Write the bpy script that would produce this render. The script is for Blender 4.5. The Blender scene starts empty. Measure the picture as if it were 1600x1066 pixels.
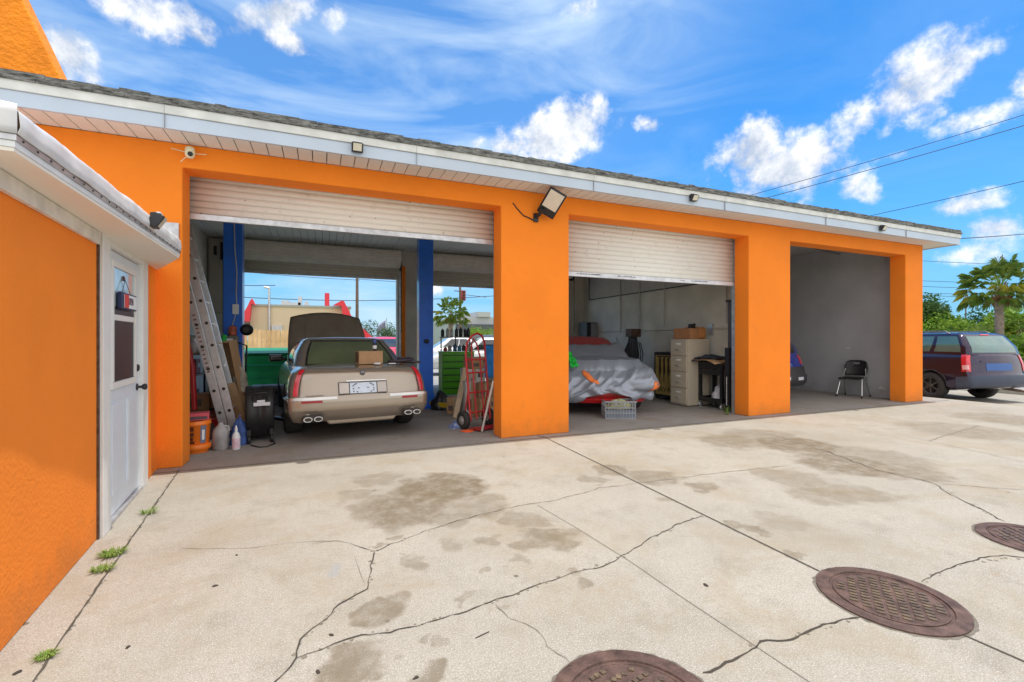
import bpy, bmesh, math, random
from mathutils import Vector, Matrix, Euler, noise
from math import sin, cos, pi, sqrt, radians as RD
random.seed(7)
SC = bpy.context.scene
COL = SC.collection
# ---------------------------------------------------------------- camera geometry (16 mm lens, eye at 1.35 m)
TH = RD(22.6); F = 711.1; EYE = 1.35
ST, CT = sin(TH), cos(TH)
def ray(px):
    t = (px-800)/F
    return (ST+t*CT, CT-t*ST)          # X, Y per metre of depth
def at_d(px, py, d):
    r = ray(px); return Vector((r[0]*d, r[1]*d, EYE-(py-531)/F*d))
def G(px, py, z=0.0):
    return at_d(px, py, F*(EYE-z)/(py-531))
def at_Y(px, py, Y):
    return at_d(px, py, Y/ray(px)[1])
def at_X(px, py, X):
    return at_d(px, py, X/ray(px)[0])
# ---------------------------------------------------------------- materials
MATS = {}
def N(nt, typ, **kw):
    n = nt.nodes.new(typ)
    for k, v in kw.items(): setattr(n, k, v)
    return n
def mat(name, col, rough=.6, metal=0.0, var=.08, ns=6.0, bump=0.0, bs=80.0, coat=0.0, col2=None, spec=None, trans=0, emit=None):
    if name in MATS: return MATS[name]
    m = bpy.data.materials.new(name); m.use_nodes = True
    nt = m.node_tree; b = nt.nodes['Principled BSDF']; L = nt.links.new
    tc = N(nt, 'ShaderNodeTexCoord')
    nz = N(nt, 'ShaderNodeTexNoise'); nz.inputs['Scale'].default_value = ns; nz.inputs['Detail'].default_value = 6
    L(tc.outputs['Object'], nz.inputs['Vector'])
    mr = N(nt, 'ShaderNodeMapRange'); mr.inputs[1].default_value = .3; mr.inputs[2].default_value = .7
    L(nz.outputs['Fac'], mr.inputs[0])
    mx = N(nt, 'ShaderNodeMix', data_type='RGBA')
    c2 = col2 or tuple(min(1, c*(1+var)) for c in col)
    c1 = tuple(c*(1-var) for c in col) if not col2 else col
    mx.inputs[6].default_value = (*c1, 1); mx.inputs[7].default_value = (*c2, 1)
    L(mr.outputs[0], mx.inputs[0]); L(mx.outputs[2], b.inputs['Base Color'])
    b.inputs['Roughness'].default_value = rough; b.inputs['Metallic'].default_value = metal
    if coat: b.inputs['Coat Weight'].default_value = coat; b.inputs['Coat Roughness'].default_value = .04
    if spec is not None: b.inputs['Specular IOR Level'].default_value = spec
    if trans: b.inputs['Transmission Weight'].default_value = trans
    if emit: b.inputs['Emission Color'].default_value = (*emit[:3], 1); b.inputs['Emission Strength'].default_value = emit[3]
    if bump:
        n2 = N(nt, 'ShaderNodeTexNoise'); n2.inputs['Scale'].default_value = bs; n2.inputs['Detail'].default_value = 5
        L(tc.outputs['Object'], n2.inputs['Vector'])
        bp = N(nt, 'ShaderNodeBump'); bp.inputs['Strength'].default_value = min(1, bump); bp.inputs['Distance'].default_value = .01*max(1, bump)
        L(n2.outputs['Fac'], bp.inputs['Height']); L(bp.outputs[0], b.inputs['Normal'])
    MATS[name] = m
    return m
# ---------------------------------------------------------------- mesh builder
class MB:
    def __init__(s, M=None): s.v = []; s.f = []; s.s = []; s.M = M; s.mi = []; s.cur = 0
    def add(s, vs, fs, smooth=False, M=None):
        o = len(s.v)
        for p in vs:
            p = Vector(p)
            if M is not None: p = M @ p
            if s.M is not None: p = s.M @ p
            s.v.append(p)
        for f in fs: s.f.append([i+o for i in f]); s.s.append(smooth); s.mi.append(s.cur)
        return s
    def box(s, x0, x1, y0, y1, z0, z1, M=None):
        vs = [(x, y, z) for z in (z0, z1) for y in (y0, y1) for x in (x0, x1)]
        return s.add(vs, [(0,2,3,1), (4,5,7,6), (0,1,5,4), (2,6,7,3), (0,4,6,2), (1,3,7,5)], False, M)
    def cb(s, c, sz, rot=(0,0,0)):       # centred box with rotation
        M = Matrix.Translation(Vector(c)) @ Euler(rot).to_matrix().to_4x4()
        return s.box(-sz[0]/2, sz[0]/2, -sz[1]/2, sz[1]/2, -sz[2]/2, sz[2]/2, M)
    def tube(s, pts, r, seg=8, cap=True, sm=True):
        pts = [Vector(p) for p in pts]; n = len(pts); vs = []; fs = []
        rr = r if isinstance(r, (list, tuple)) else [r]*n
        up = None
        for i, p in enumerate(pts):
            d = (pts[min(i+1, n-1)]-pts[max(i-1, 0)])
            d = d.normalized() if d.length > 1e-9 else Vector((0,0,1))
            if up is None: up = d.orthogonal().normalized()
            up = (up - d*up.dot(d)); up = up.normalized() if up.length > 1e-6 else d.orthogonal().normalized()
            w = d.cross(up)
            for k in range(seg):
                a = 2*pi*k/seg; vs.append(p+(up*cos(a)+w*sin(a))*rr[i])
        for i in range(n-1):
            for k in range(seg):
                k2 = (k+1) % seg
                fs.append((i*seg+k, i*seg+k2, (i+1)*seg+k2, (i+1)*seg+k))
        s.add(vs, fs, sm)
        if cap:
            s.add([vs[k] for k in range(seg)][::-1], [tuple(range(seg))])
            s.add([vs[(n-1)*seg+k] for k in range(seg)], [tuple(range(seg))])
        return s
    def lathe(s, prof, seg=20, M=None, sm=True, cap=True):   # prof: (r, z) about z
        vs = []; fs = []; n = len(prof)
        for r, z in prof:
            for k in range(seg):
                a = 2*pi*k/seg; vs.append((r*cos(a), r*sin(a), z))
        for i in range(n-1):
            for k in range(seg):
                k2 = (k+1) % seg; fs.append((i*seg+k, i*seg+k2, (i+1)*seg+k2, (i+1)*seg+k))
        s.add(vs, fs, sm, M)
        if not cap: return s
        s.add([vs[k] for k in range(seg)][::-1], [tuple(range(seg))], False, M)
        s.add([vs[(n-1)*seg+k] for k in range(seg)], [tuple(range(seg))], False, M)
        return s
    def prism(s, poly, a0, a1, axis='y', M=None):  # polygon extruded along an axis
        def P(u, w, a): return {'y': (u, a, w), 'x': (a, u, w), 'z': (u, w, a)}[axis]
        n = len(poly)
        vs = [P(u, w, a0) for u, w in poly]+[P(u, w, a1) for u, w in poly]
        fs = [tuple(range(n)), tuple(range(2*n-1, n-1, -1))]+[(i, i+n, (i+1) % n+n, (i+1) % n) for i in range(n)]
        return s.add(vs, fs, False, M)
    def grid(s, fn, nu, nv, sm=True, M=None):
        vs = [fn(i/nu, j/nv) for j in range(nv+1) for i in range(nu+1)]
        fs = [(j*(nu+1)+i, j*(nu+1)+i+1, (j+1)*(nu+1)+i+1, (j+1)*(nu+1)+i) for j in range(nv) for i in range(nu)]
        return s.add(vs, fs, sm, M)
    def build(s, name, m, parent=None, bevel=0, seg=2, solid=0):
        me = bpy.data.meshes.new(name)
        me.from_pydata([tuple(v) for v in s.v], [], s.f)
        for p, f, k in zip(me.polygons, s.s, s.mi): p.use_smooth = f; p.material_index = k
        for mm in (m if isinstance(m, (list, tuple)) else [m]): me.materials.append(mm)
        bm = bmesh.new(); bm.from_mesh(me); bmesh.ops.recalc_face_normals(bm, faces=bm.faces); bm.to_mesh(me); bm.free()
        o = bpy.data.objects.new(name, me); COL.objects.link(o)
        if parent: o.parent = parent
        if solid:
            md = o.modifiers.new('solid', 'SOLIDIFY'); md.thickness = solid; md.offset = 0
        if bevel:
            md = o.modifiers.new('bevel', 'BEVEL'); md.width = bevel; md.segments = seg; md.limit_method = 'ANGLE'; md.angle_limit = RD(40)
        return o
def tag(o, label, cat, group=None):
    o['label'] = label; o['category'] = cat
    if group: o['group'] = group
    return o
def thing(name, label, cat, loc=(0,0,0), rz=0, group=None):
    o = bpy.data.objects.new(name, None); COL.objects.link(o); o.empty_display_size = .2
    o.location = loc; o.rotation_euler = (0, 0, rz)
    return tag(o, label, cat, group)
def struct(name, mb, m, kind='structure', **k):
    o = mb.build(name, m, **k); o['kind'] = kind; return o
def children(o): return [c for c in bpy.data.objects if c.parent == o]
def copy_tree(o, parent=None):
    c = o.copy(); COL.objects.link(c)
    if parent: c.parent = parent
    for ch in children(o): copy_tree(ch, c)
    return c
def text(name, s, size, m, parent, M, ext=.001, sx=1.0):
    cu = bpy.data.curves.new(name, 'FONT'); cu.body = s; cu.size = size; cu.extrude = ext
    cu.align_x = 'CENTER'; cu.align_y = 'CENTER'; cu.space_character = 1.05
    t = bpy.data.objects.new(name, cu); COL.objects.link(t)
    dg = bpy.context.evaluated_depsgraph_get(); me = bpy.data.meshes.new_from_object(t.evaluated_get(dg))
    bpy.data.objects.remove(t)
    me.transform(M @ Matrix.Diagonal((sx, 1, 1, 1))); me.materials.clear(); me.materials.append(m); me.name = name
    o = bpy.data.objects.new(name, me); COL.objects.link(o); o.parent = parent
    return o
def face_y(x, y, z, rz=0):   # text matrix: readable from -Y side
    return Matrix.Translation((x, y, z)) @ Matrix.Rotation(rz, 4, 'Z') @ Matrix.Rotation(pi/2, 4, 'X')
def bool_cut(o, cutter):
    cutter.parent = o.parent
    md = o.modifiers.new('cut', 'BOOLEAN'); md.object = cutter; md.operation = 'DIFFERENCE'; md.solver = 'EXACT'
    try: md.material_mode = 'TRANSFER'
    except Exception: pass
    dg = bpy.context.evaluated_depsgraph_get(); me = bpy.data.meshes.new_from_object(o.evaluated_get(dg))
    print('BOOL', o.parent.name if o.parent else o.name, len(o.data.polygons), len(me.polygons)); o.modifiers.remove(md); o.data = me; bpy.data.objects.remove(cutter)

def weather(m, dirt=(.30,.11,.03), zk=.22, amt=.55):
    # splash dirt at the foot of the wall and faint rubbed marks
    nt = m.node_tree; b = nt.nodes['Principled BSDF']; L = nt.links.new; src = b.inputs['Base Color'].links[0].from_socket
    g = N(nt, 'ShaderNodeNewGeometry'); sp = N(nt, 'ShaderNodeSeparateXYZ'); L(g.outputs['Position'], sp.inputs[0])
    n = N(nt, 'ShaderNodeTexNoise'); n.inputs['Scale'].default_value = 5; n.inputs['Detail'].default_value = 8; n.inputs['Roughness'].default_value = .7; L(g.outputs['Position'], n.inputs['Vector'])
    a = N(nt, 'ShaderNodeMath', operation='MULTIPLY_ADD'); L(n.outputs['Fac'], a.inputs[0]); a.inputs[1].default_value = -.9; L(sp.outputs[2], a.inputs[2])
    r = N(nt, 'ShaderNodeMapRange'); r.inputs[1].default_value = -.52; r.inputs[2].default_value = zk-.42; r.inputs[3].default_value = amt; r.inputs[4].default_value = 0; L(a.outputs[0], r.inputs[0])
    n2 = N(nt, 'ShaderNodeTexNoise'); n2.inputs['Scale'].default_value = 2.3; n2.inputs['Detail'].default_value = 10; n2.inputs['Roughness'].default_value = .8; L(g.outputs['Position'], n2.inputs['Vector'])
    r2 = N(nt, 'ShaderNodeMapRange'); r2.inputs[1].default_value = .60; r2.inputs[2].default_value = .76; r2.inputs[4].default_value = .45; L(n2.outputs['Fac'], r2.inputs[0])
    mx_ = N(nt, 'ShaderNodeMath', operation='MAXIMUM'); L(r.outputs[0], mx_.inputs[0]); L(r2.outputs[0], mx_.inputs[1])
    c = N(nt, 'ShaderNodeMix', data_type='RGBA'); L(mx_.outputs[0], c.inputs[0]); L(src, c.inputs[6]); c.inputs[7].default_value = (*dirt, 1); L(c.outputs[2], b.inputs['Base Color'])
# palette
orange = mat('orange_stucco', (.95,.245,.012), .85, var=.05, ns=1.6, bump=.45, bs=45)
orange_deep = mat('orange_stucco_reveal', (.95,.245,.012), .85, var=.05, ns=1.6, bump=.45, bs=45)
weather(orange, (.55,.18,.03)); weather(orange_deep, (.55,.18,.03))
white = mat('white_paint', (.78,.78,.76), .5, var=.04, ns=4, bump=.1, bs=20)
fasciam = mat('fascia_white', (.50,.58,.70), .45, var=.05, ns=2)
soffitm = mat('soffit_cream', (.74,.79,.77), .6, var=.03, ns=3)
darkgap = mat('dark_gap', (.05,.045,.04), .9)
ivory = mat('curtain_ivory', (.80,.74,.66), .45, var=.06, ns=5, bump=.15, bs=8)
galv = mat('galvanised_steel', (.55,.55,.57), .4, .7, var=.2, ns=12)
bluem = mat('blue_lift_paint', (.015,.15,.72), .35, var=.1, ns=6, coat=.4)
blackp = mat('black_plastic', (.016,.016,.018), .45, var=.2, ns=20)
blackm = mat('black_metal', (.03,.03,.034), .4, .3)
rubber = mat('rubber', (.035,.033,.032), .8, var=.2, ns=30, bump=.2, bs=60)
chrome = mat('chrome', (.75,.75,.76), .12, 1.0, var=.02)
alum = mat('aluminium', (.72,.73,.76), .35, .75, var=.1, ns=15, bump=.1, bs=40)
card = mat('cardboard', (.42,.25,.13), .85, var=.1, ns=8, bump=.1, bs=50)
cardin = mat('cardboard_inside', (.30,.17,.09), .9, var=.1)
greyc = mat('interior_wall_cream', (.62,.60,.53), .85, var=.14, ns=1.7, bump=.5, bs=30)
greyw = mat('interior_wall_grey', (.46,.46,.49), .85, var=.12, ns=1.2, bump=.6, bs=30)
redp = mat('red_paint', (.55,.02,.025), .35, var=.1, coat=.3)
greenp = mat('green_paint', (.012,.30,.09), .4, var=.15, ns=5, coat=.2)
limep = mat('lime_paint', (.10,.42,.01), .35, var=.06, coat=.4)
wood = mat('raw_wood', (.50,.38,.25), .75, var=.15, ns=14, bump=.2, bs=60)
yellowp = mat('yellow_paint', (.65,.45,.02), .4, var=.15)
clear_w = mat('white_plastic', (.75,.76,.78), .4, var=.05)
def glassm(name, col, rough=.05): return mat(name, col, rough, 0, var=.15, ns=3, coat=1, spec=.8)
weather(greyw, (.22,.21,.20), .3, .5); weather(greyc, (.26,.24,.20), .4, .6)
darkglass = glassm('dark_glass', (.015,.017,.018))
SKY_STR = .14; SUN_E = 2.45; EXPO = .62
SKY_TINT = (.22, .66, 1.0, 1); SKY_HOR = (1.3, 2.7, 4.0, 1)
CLOUD_VEIL = (3.4, 4.3, 5.2, 1); CLOUD_LO = (2.7, 3.1, 3.8, 1); CLOUD_HI = (5.6, 5.6, 5.6, 1); CLOUD_FILL = (8.0, 7.6, 7.0, 1)
GROUND_COL = (.360,.334,.288)
# ================================================================ SKY
def cam_dir(px, py):
    r = ray(px); return Vector((r[0], r[1], -(py-531)/F)).normalized()
SUNV = Vector((.158, -.05, 1)).normalized()
W = bpy.data.worlds.new('World'); SC.world = W; W.use_nodes = True
nt = W.node_tree; nt.nodes.clear(); L = nt.links.new
out = N(nt, 'ShaderNodeOutputWorld'); bg = N(nt, 'ShaderNodeBackground'); bg.inputs['Strength'].default_value = SKY_STR
L(bg.outputs[0], out.inputs[0])
sky = N(nt, 'ShaderNodeTexSky', sky_type='NISHITA'); sky.sun_disc = False
sky.sun_elevation = math.asin(SUNV.z); sky.sun_rotation = math.atan2(SUNV.x, SUNV.y)
sky.air_density = 1.0; sky.dust_density = .6; sky.ozone_density = 2.5
tc = N(nt, 'ShaderNodeTexCoord')
# blue saturation: the sky of the photograph is a deep clear azure
tint = N(nt, 'ShaderNodeMix', data_type='RGBA', blend_type='MULTIPLY'); tint.inputs[0].default_value = 1
L(sky.outputs[0], tint.inputs[6]); tint.inputs[7].default_value = SKY_TINT
sep = N(nt, 'ShaderNodeSeparateXYZ'); L(tc.outputs['Generated'], sep.inputs[0])
hz = N(nt, 'ShaderNodeMapRange', interpolation_type='SMOOTHSTEP'); hz.inputs[1].default_value = -.02; hz.inputs[2].default_value = .30
hz.inputs[3].default_value = .75; hz.inputs[4].default_value = 0
L(sep.outputs[2], hz.inputs[0])
hmix = N(nt, 'ShaderNodeMix', data_type='RGBA'); L(hz.outputs[0], hmix.inputs[0]); L(tint.outputs[2], hmix.inputs[6]); hmix.inputs[7].default_value = SKY_HOR
# clouds: each blob has a direction, an angular size and a slant
CL = [ # px, py, half-length px, half-height px, slant deg (screen, + = up to the right), strength
 (1425,145,170,62,38,1), (1360,180,80,45,20,.9), (1480,110,85,48,25,.9), (1225,262,150,55,5,1), (1170,240,80,55,35,1), (1270,240,70,42,-15,1), (1340,290,45,30,-20,.9), (1180,310,80,25,-8,.9),
 (1520,190,110,28,20,.85), (1395,243,55,13,10,.8), (1520,318,75,24,12,.8), (1560,355,80,26,8,.75), (1500,395,110,26,8,.55), (1610,130,40,36,0,.7),
 (868,208,105,48,10,1), (900,185,60,40,20,1), (800,225,70,26,10,.8), (1014,195,34,20,-10,.9), (745,224,28,14,10,.8),
 (905,15,50,26,10,.62), (250,25,100,40,-18,.85), (300,50,60,20,-25,.7), (430,20,90,34,15,.7), (440,60,60,22,-25,.6), (520,25,30,28,60,.5), (112,88,62,36,-48,.9), (140,120,40,20,-30,.7), (240,150,70,24,-10,.45),
 (680,425,60,16,0,.35), (660,455,60,18,0,.5)]
fb = N(nt, 'ShaderNodeTexNoise'); fb.inputs['Scale'].default_value = 7.5; fb.inputs['Detail'].default_value = 12; fb.inputs['Roughness'].default_value = .66
L(tc.outputs['Generated'], fb.inputs['Vector'])
fb2 = N(nt, 'ShaderNodeTexNoise'); fb2.inputs['Scale'].default_value = 22; fb2.inputs['Detail'].default_value = 7; fb2.inputs['Roughness'].default_value = .6
L(tc.outputs['Generated'], fb2.inputs['Vector'])
acc = None
for (px, py, a, b_, sl, stg) in CL:
    c = cam_dir(px, py)
    dx = (cam_dir(px+a*cos(RD(sl)), py-a*sin(RD(sl)))-c); dy = (cam_dir(px-b_*sin(RD(sl)), py-b_*cos(RD(sl)))-c)
    la, lb = dx.length, dy.length
    u = dx.normalized(); w = (dy-u*u.dot(dy)).normalized(); q = u.cross(w)
    B = Matrix((u/la, w/lb, q/lb)).to_4x4()      # rows
    sb = N(nt, 'ShaderNodeVectorMath', operation='SUBTRACT'); L(tc.outputs['Generated'], sb.inputs[0]); sb.inputs[1].default_value = c
    xs = []
    for row in (u/la, w/lb, q/lb):
        d = N(nt, 'ShaderNodeVectorMath', operation='DOT_PRODUCT'); L(sb.outputs[0], d.inputs[0]); d.inputs[1].default_value = row; xs.append(d)
    cb = N(nt, 'ShaderNodeCombineXYZ')
    for i in range(3): L(xs[i].outputs['Value'], cb.inputs[i])
    ln = N(nt, 'ShaderNodeVectorMath', operation='LENGTH'); L(cb.outputs[0], ln.inputs[0])
    mr = N(nt, 'ShaderNodeMapRange'); mr.inputs[1].default_value = .25; mr.inputs[2].default_value = 1.35; mr.inputs[3].default_value = stg; mr.inputs[4].default_value = 0
    L(ln.outputs['Value'], mr.inputs[0])
    if acc is None: acc = mr
    else:
        mxx = N(nt, 'ShaderNodeMath', operation='MAXIMUM'); L(acc.outputs[0], mxx.inputs[0]); L(mr.outputs[0], mxx.inputs[1]); acc = mxx
def math2(op, a, b):
    n = N(nt, 'ShaderNodeMath', operation=op)
    for i, x in enumerate((a, b)):
        if isinstance(x, (int, float)): n.inputs[i].default_value = x
        else: L(x, n.inputs[i])
    return n.outputs[0]
nsum = math2('ADD', math2('MULTIPLY', math2('SUBTRACT', fb.outputs['Fac'], .5), 2.9), math2('MULTIPLY', math2('SUBTRACT', fb2.outputs['Fac'], .5), 1.1))
dens = N(nt, 'ShaderNodeMapRange', interpolation_type='SMOOTHSTEP'); dens.inputs[1].default_value = .28; dens.inputs[2].default_value = 1.0
gate = math2('MINIMUM', math2('MULTIPLY', acc.outputs[0], 3), 1)
L(math2('ADD', acc.outputs[0], math2('MULTIPLY', nsum, gate)), dens.inputs[0])
# high thin cirrus
mp = N(nt, 'ShaderNodeMapping'); mp.inputs['Rotation'].default_value = (0, .35, .5); mp.inputs['Scale'].default_value = (1.4, 2.6, 6.0); L(tc.outputs['Generated'], mp.inputs[0])
ci = N(nt, 'ShaderNodeTexNoise'); ci.inputs['Scale'].default_value = 1.5; ci.inputs['Detail'].default_value = 7; ci.inputs['Roughness'].default_value = .55; ci.inputs['Distortion'].default_value = .6
L(mp.outputs[0], ci.inputs['Vector'])
cim = N(nt, 'ShaderNodeMapRange'); cim.inputs[1].default_value = .40; cim.inputs[2].default_value = .74; cim.inputs[4].default_value = .75; L(ci.outputs['Fac'], cim.inputs[0])
wind = cam_dir(480, 60)
dd = N(nt, 'ShaderNodeVectorMath', operation='DOT_PRODUCT'); L(tc.outputs['Generated'], dd.inputs[0]); dd.inputs[1].default_value = wind
cg = N(nt, 'ShaderNodeMapRange', interpolation_type='SMOOTHSTEP'); cg.inputs[1].default_value = .66; cg.inputs[2].default_value = .90; L(dd.outputs['Value'], cg.inputs[0])
veil = math2('ADD', math2('MULTIPLY', cim.outputs[0], math2('ADD', math2('MULTIPLY', cg.outputs[0], 1.0), .15)), math2('MULTIPLY', cg.outputs[0], .10))
m1 = N(nt, 'ShaderNodeMix', data_type='RGBA'); L(veil, m1.inputs[0]); L(hmix.outputs[2], m1.inputs[6]); m1.inputs[7].default_value = CLOUD_VEIL
# cloud body shade
# added bright cloud, out of view overhead and behind, to light the shaded facade
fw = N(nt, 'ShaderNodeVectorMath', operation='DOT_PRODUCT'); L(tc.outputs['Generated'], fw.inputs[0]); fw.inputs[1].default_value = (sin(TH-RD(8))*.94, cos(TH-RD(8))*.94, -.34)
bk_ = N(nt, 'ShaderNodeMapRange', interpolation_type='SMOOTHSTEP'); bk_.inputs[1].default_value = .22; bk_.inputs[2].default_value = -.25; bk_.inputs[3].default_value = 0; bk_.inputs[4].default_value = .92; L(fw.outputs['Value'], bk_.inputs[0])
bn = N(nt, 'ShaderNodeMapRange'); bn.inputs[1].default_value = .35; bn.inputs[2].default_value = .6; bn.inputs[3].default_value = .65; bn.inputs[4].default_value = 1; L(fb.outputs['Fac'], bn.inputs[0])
mb_ = N(nt, 'ShaderNodeMix', data_type='RGBA'); L(math2('MULTIPLY', bk_.outputs[0], bn.outputs[0]), mb_.inputs[0]); L(m1.outputs[2], mb_.inputs[6]); mb_.inputs[7].default_value = CLOUD_FILL; m1 = mb_
up_ = N(nt, 'ShaderNodeVectorMath', operation='ADD'); L(tc.outputs['Generated'], up_.inputs[0]); up_.inputs[1].default_value = (0, 0, .045)
fb3 = N(nt, 'ShaderNodeTexNoise'); fb3.inputs['Scale'].default_value = 7.5; fb3.inputs['Detail'].default_value = 5; fb3.inputs['Roughness'].default_value = .6; L(up_.outputs[0], fb3.inputs['Vector'])
relief = math2('ADD', math2('SUBTRACT', fb.outputs['Fac'], fb3.outputs['Fac']), math2('MULTIPLY', math2('SUBTRACT', fb2.outputs['Fac'], .5), .35))
cs = N(nt, 'ShaderNodeMapRange'); cs.inputs[1].default_value = -.12; cs.inputs[2].default_value = .13; L(relief, cs.inputs[0])
cc = N(nt, 'ShaderNodeMix', data_type='RGBA'); L(cs.outputs[0], cc.inputs[0]); cc.inputs[6].default_value = CLOUD_LO; cc.inputs[7].default_value = CLOUD_HI
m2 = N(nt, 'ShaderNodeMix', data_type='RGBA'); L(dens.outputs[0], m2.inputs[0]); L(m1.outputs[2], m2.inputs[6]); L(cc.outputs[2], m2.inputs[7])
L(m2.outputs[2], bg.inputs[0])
# sun
sl = bpy.data.lights.new('sun', 'SUN'); sl.energy = SUN_E; sl.angle = RD(.5); sl.color = (1, .95, .87)
so = bpy.data.objects.new('sun', sl); COL.objects.link(so); so.rotation_euler = SUNV.to_track_quat('Z', 'Y').to_euler()
# camera
cd = bpy.data.cameras.new('camera'); cam = bpy.data.objects.new('camera', cd); COL.objects.link(cam); SC.camera = cam
cd.sensor_width = 36; cd.lens = 36*F/1600; cd.clip_end = 3000; cd.clip_start = .02; cd.shift_y = -2.0/1600
cam.location = (0, 0, EYE); cam.rotation_euler = (pi/2, 0, -TH)
SC.view_settings.view_transform = 'Standard'; SC.view_settings.look = 'None'; SC.view_settings.exposure = EXPO; SC.view_settings.gamma = 1
SC.cycles.max_bounces = 10; SC.cycles.diffuse_bounces = 6

# ================================================================ GROUND
def gz(x, y):
    t = min(1, max(0, (x-12.9)/2.6)); return -.27*t*t*(3-2*t)
def concrete(name, base, stains=True):
    m = bpy.data.materials.new(name); m.use_nodes = True; nt = m.node_tree; L = nt.links.new; b = nt.nodes['Principled BSDF']
    b.inputs['Roughness'].default_value = .88; b.inputs['Specular IOR Level'].default_value = .25
    geo = N(nt, 'ShaderNodeNewGeometry')
    def noise_(sc, det=6, r=.55, dist=0):
        n = N(nt, 'ShaderNodeTexNoise'); n.inputs['Scale'].default_value = sc; n.inputs['Detail'].default_value = det; n.inputs['Roughness'].default_value = r; n.inputs['Distortion'].default_value = dist
        L(geo.outputs['Position'], n.inputs['Vector']); return n.outputs['Fac']
    def rng(src, a, b_, c=0., d=1., sm=True):
        n = N(nt, 'ShaderNodeMapRange', interpolation_type='SMOOTHSTEP' if sm else 'LINEAR')
        n.inputs[1].default_value = a; n.inputs[2].default_value = b_; n.inputs[3].default_value = c; n.inputs[4].default_value = d; L(src, n.inputs[0]); return n.outputs[0]
    def mth(op, a, b_):
        n = N(nt, 'ShaderNodeMath', operation=op)
        for i, x in enumerate((a, b_)):
            if isinstance(x, (int, float)): n.inputs[i].default_value = x
            else: L(x, n.inputs[i])
        return n.outputs[0]
    def mix(fac, a, col, bt='MIX'):
        n = N(nt, 'ShaderNodeMix', data_type='RGBA', blend_type=bt); L(fac, n.inputs[0])
        if isinstance(a, tuple): n.inputs[6].default_value = (*a, 1)
        else: L(a, n.inputs[6])
        n.inputs[7].default_value = (*col, 1); return n.outputs[2]
    c = mix(rng(noise_(.9, 5), .35, .65), tuple(x*.93 for x in base), tuple(min(1, x*1.05) for x in base))
    c = mix(rng(noise_(26, 6, .75), .42, .66, 0, .42), c, tuple(x*k for x, k in zip(base, (.74,.73,.70))))
    c = mix(rng(noise_(3.2, 8, .7), .48, .70, 0, .7), c, tuple(x*k for x, k in zip(base, (.70,.69,.66))))
    c = mix(rng(noise_(90, 5, .85), .47, .62, 0, .55), c, tuple(x*k for x, k in zip(base, (.58,.56,.52))))       # aggregate
    c = mix(rng(noise_(170, 3, .75), .55, .66, 0, .8), c, (.72,.70,.66))
    c = mix(rng(noise_(1.1, 9, .72, .4), .46, .66, 0, .50), c, tuple(x*k for x, k in zip(base, (.80,.70,.54))))      # tan dirt film
    c = mix(rng(noise_(4.6, 7, .75), .60, .72, 0, .40), c, tuple(x*k for x, k in zip(base, (.85,.58,.38))))      # rust bloom
    c = mix(rng(noise_(.35, 4, .6), .50, .68, 0, .35), c, tuple(x*k for x, k in zip(base, (.72,.70,.66))))
    vo = N(nt, 'ShaderNodeTexVoronoi'); vo.inputs['Scale'].default_value = 2.6; vo.inputs['Randomness'].default_value = 1; L(geo.outputs['Position'], vo.inputs['Vector'])
    spot = mth('MULTIPLY', rng(vo.outputs['Distance'], .03, .055, 1, 0), rng(noise_(1.3, 2), .50, .6, 0, .8))
    c = mix(spot, c, (.10,.085,.07))
    if stains:
        wv = N(nt, 'ShaderNodeTexNoise'); wv.inputs['Scale'].default_value = 5; wv.inputs['Detail'].default_value = 5; L(geo.outputs['Position'], wv.inputs['Vector'])
        wsub = N(nt, 'ShaderNodeVectorMath', operation='SUBTRACT'); L(wv.outputs['Color'], wsub.inputs[0]); wsub.inputs[1].default_value = (.5,.5,.5)
        wsc = N(nt, 'ShaderNodeVectorMath', operation='SCALE'); L(wsub.outputs[0], wsc.inputs[0]); wsc.inputs['Scale'].default_value = .42
        wp = N(nt, 'ShaderNodeVectorMath', operation='ADD'); L(wsc.outputs[0], wp.inputs[0]); L(geo.outputs['Position'], wp.inputs[1])
        acc = None
        ST_ = [(690,762,.46,.9),(640,795,.40,.8),(600,790,.30,.6),(745,790,.30,.55),(700,805,.20,.5),(860,842,.20,.7),(815,812,.20,.5),(835,850,.14,.6),(590,955,.15,.75),(620,935,.10,.6),(545,1045,.16,.75),(680,1055,.08,.7),(585,855,.07,.7),
               (650,878,.07,.5),(765,891,.055,.5),(725,940,.05,.5),(668,1000,.04,.5),(700,1005,.05,.5),(790,950,.05,.4),(615,835,.08,.5),(960,735,.22,.7),(1100,760,.16,.65),(1020,745,.28,.6),(930,750,.15,.5),(1045,780,.1,.4),(1150,690,.5,.6),(1245,695,.55,.85),(1325,725,.55,.8),(1400,735,.45,.6),(1190,680,.5,.5),(1290,775,.3,.5),(1340,770,.30,.45),(1230,745,.35,.45),
               (1165,825,.10,.65),(1245,868,.08,.6),(900,905,.08,.55),(770,842,.10,.5),(880,830,.10,.4),(810,875,.06,.4),(1360,715,.6,.5),(1500,672,.8,.45),(1575,655,.8,.5),(700,850,.12,.4),(590,748,.25,.45),(560,772,.16,.4),(1220,815,.2,.3)]
        for px, py, r, s_ in ST_:
            g = G(px, py)
            d = N(nt, 'ShaderNodeVectorMath', operation='DISTANCE'); L(wp.outputs[0], d.inputs[0]); d.inputs[1].default_value = (g.x, g.y, 0)
            v = rng(d.outputs['Value'], r*.70, r*1.10, s_, 0)
            acc = v if acc is None else mth('MAXIMUM', acc, v)
        acc = mth('MULTIPLY', acc, rng(noise_(7, 6, .7), .30, .62, .45, 1))
        c = mix(mth('MULTIPLY', acc, .95), c, tuple(x*k for x, k in zip(base, (.38,.31,.215))))
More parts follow.
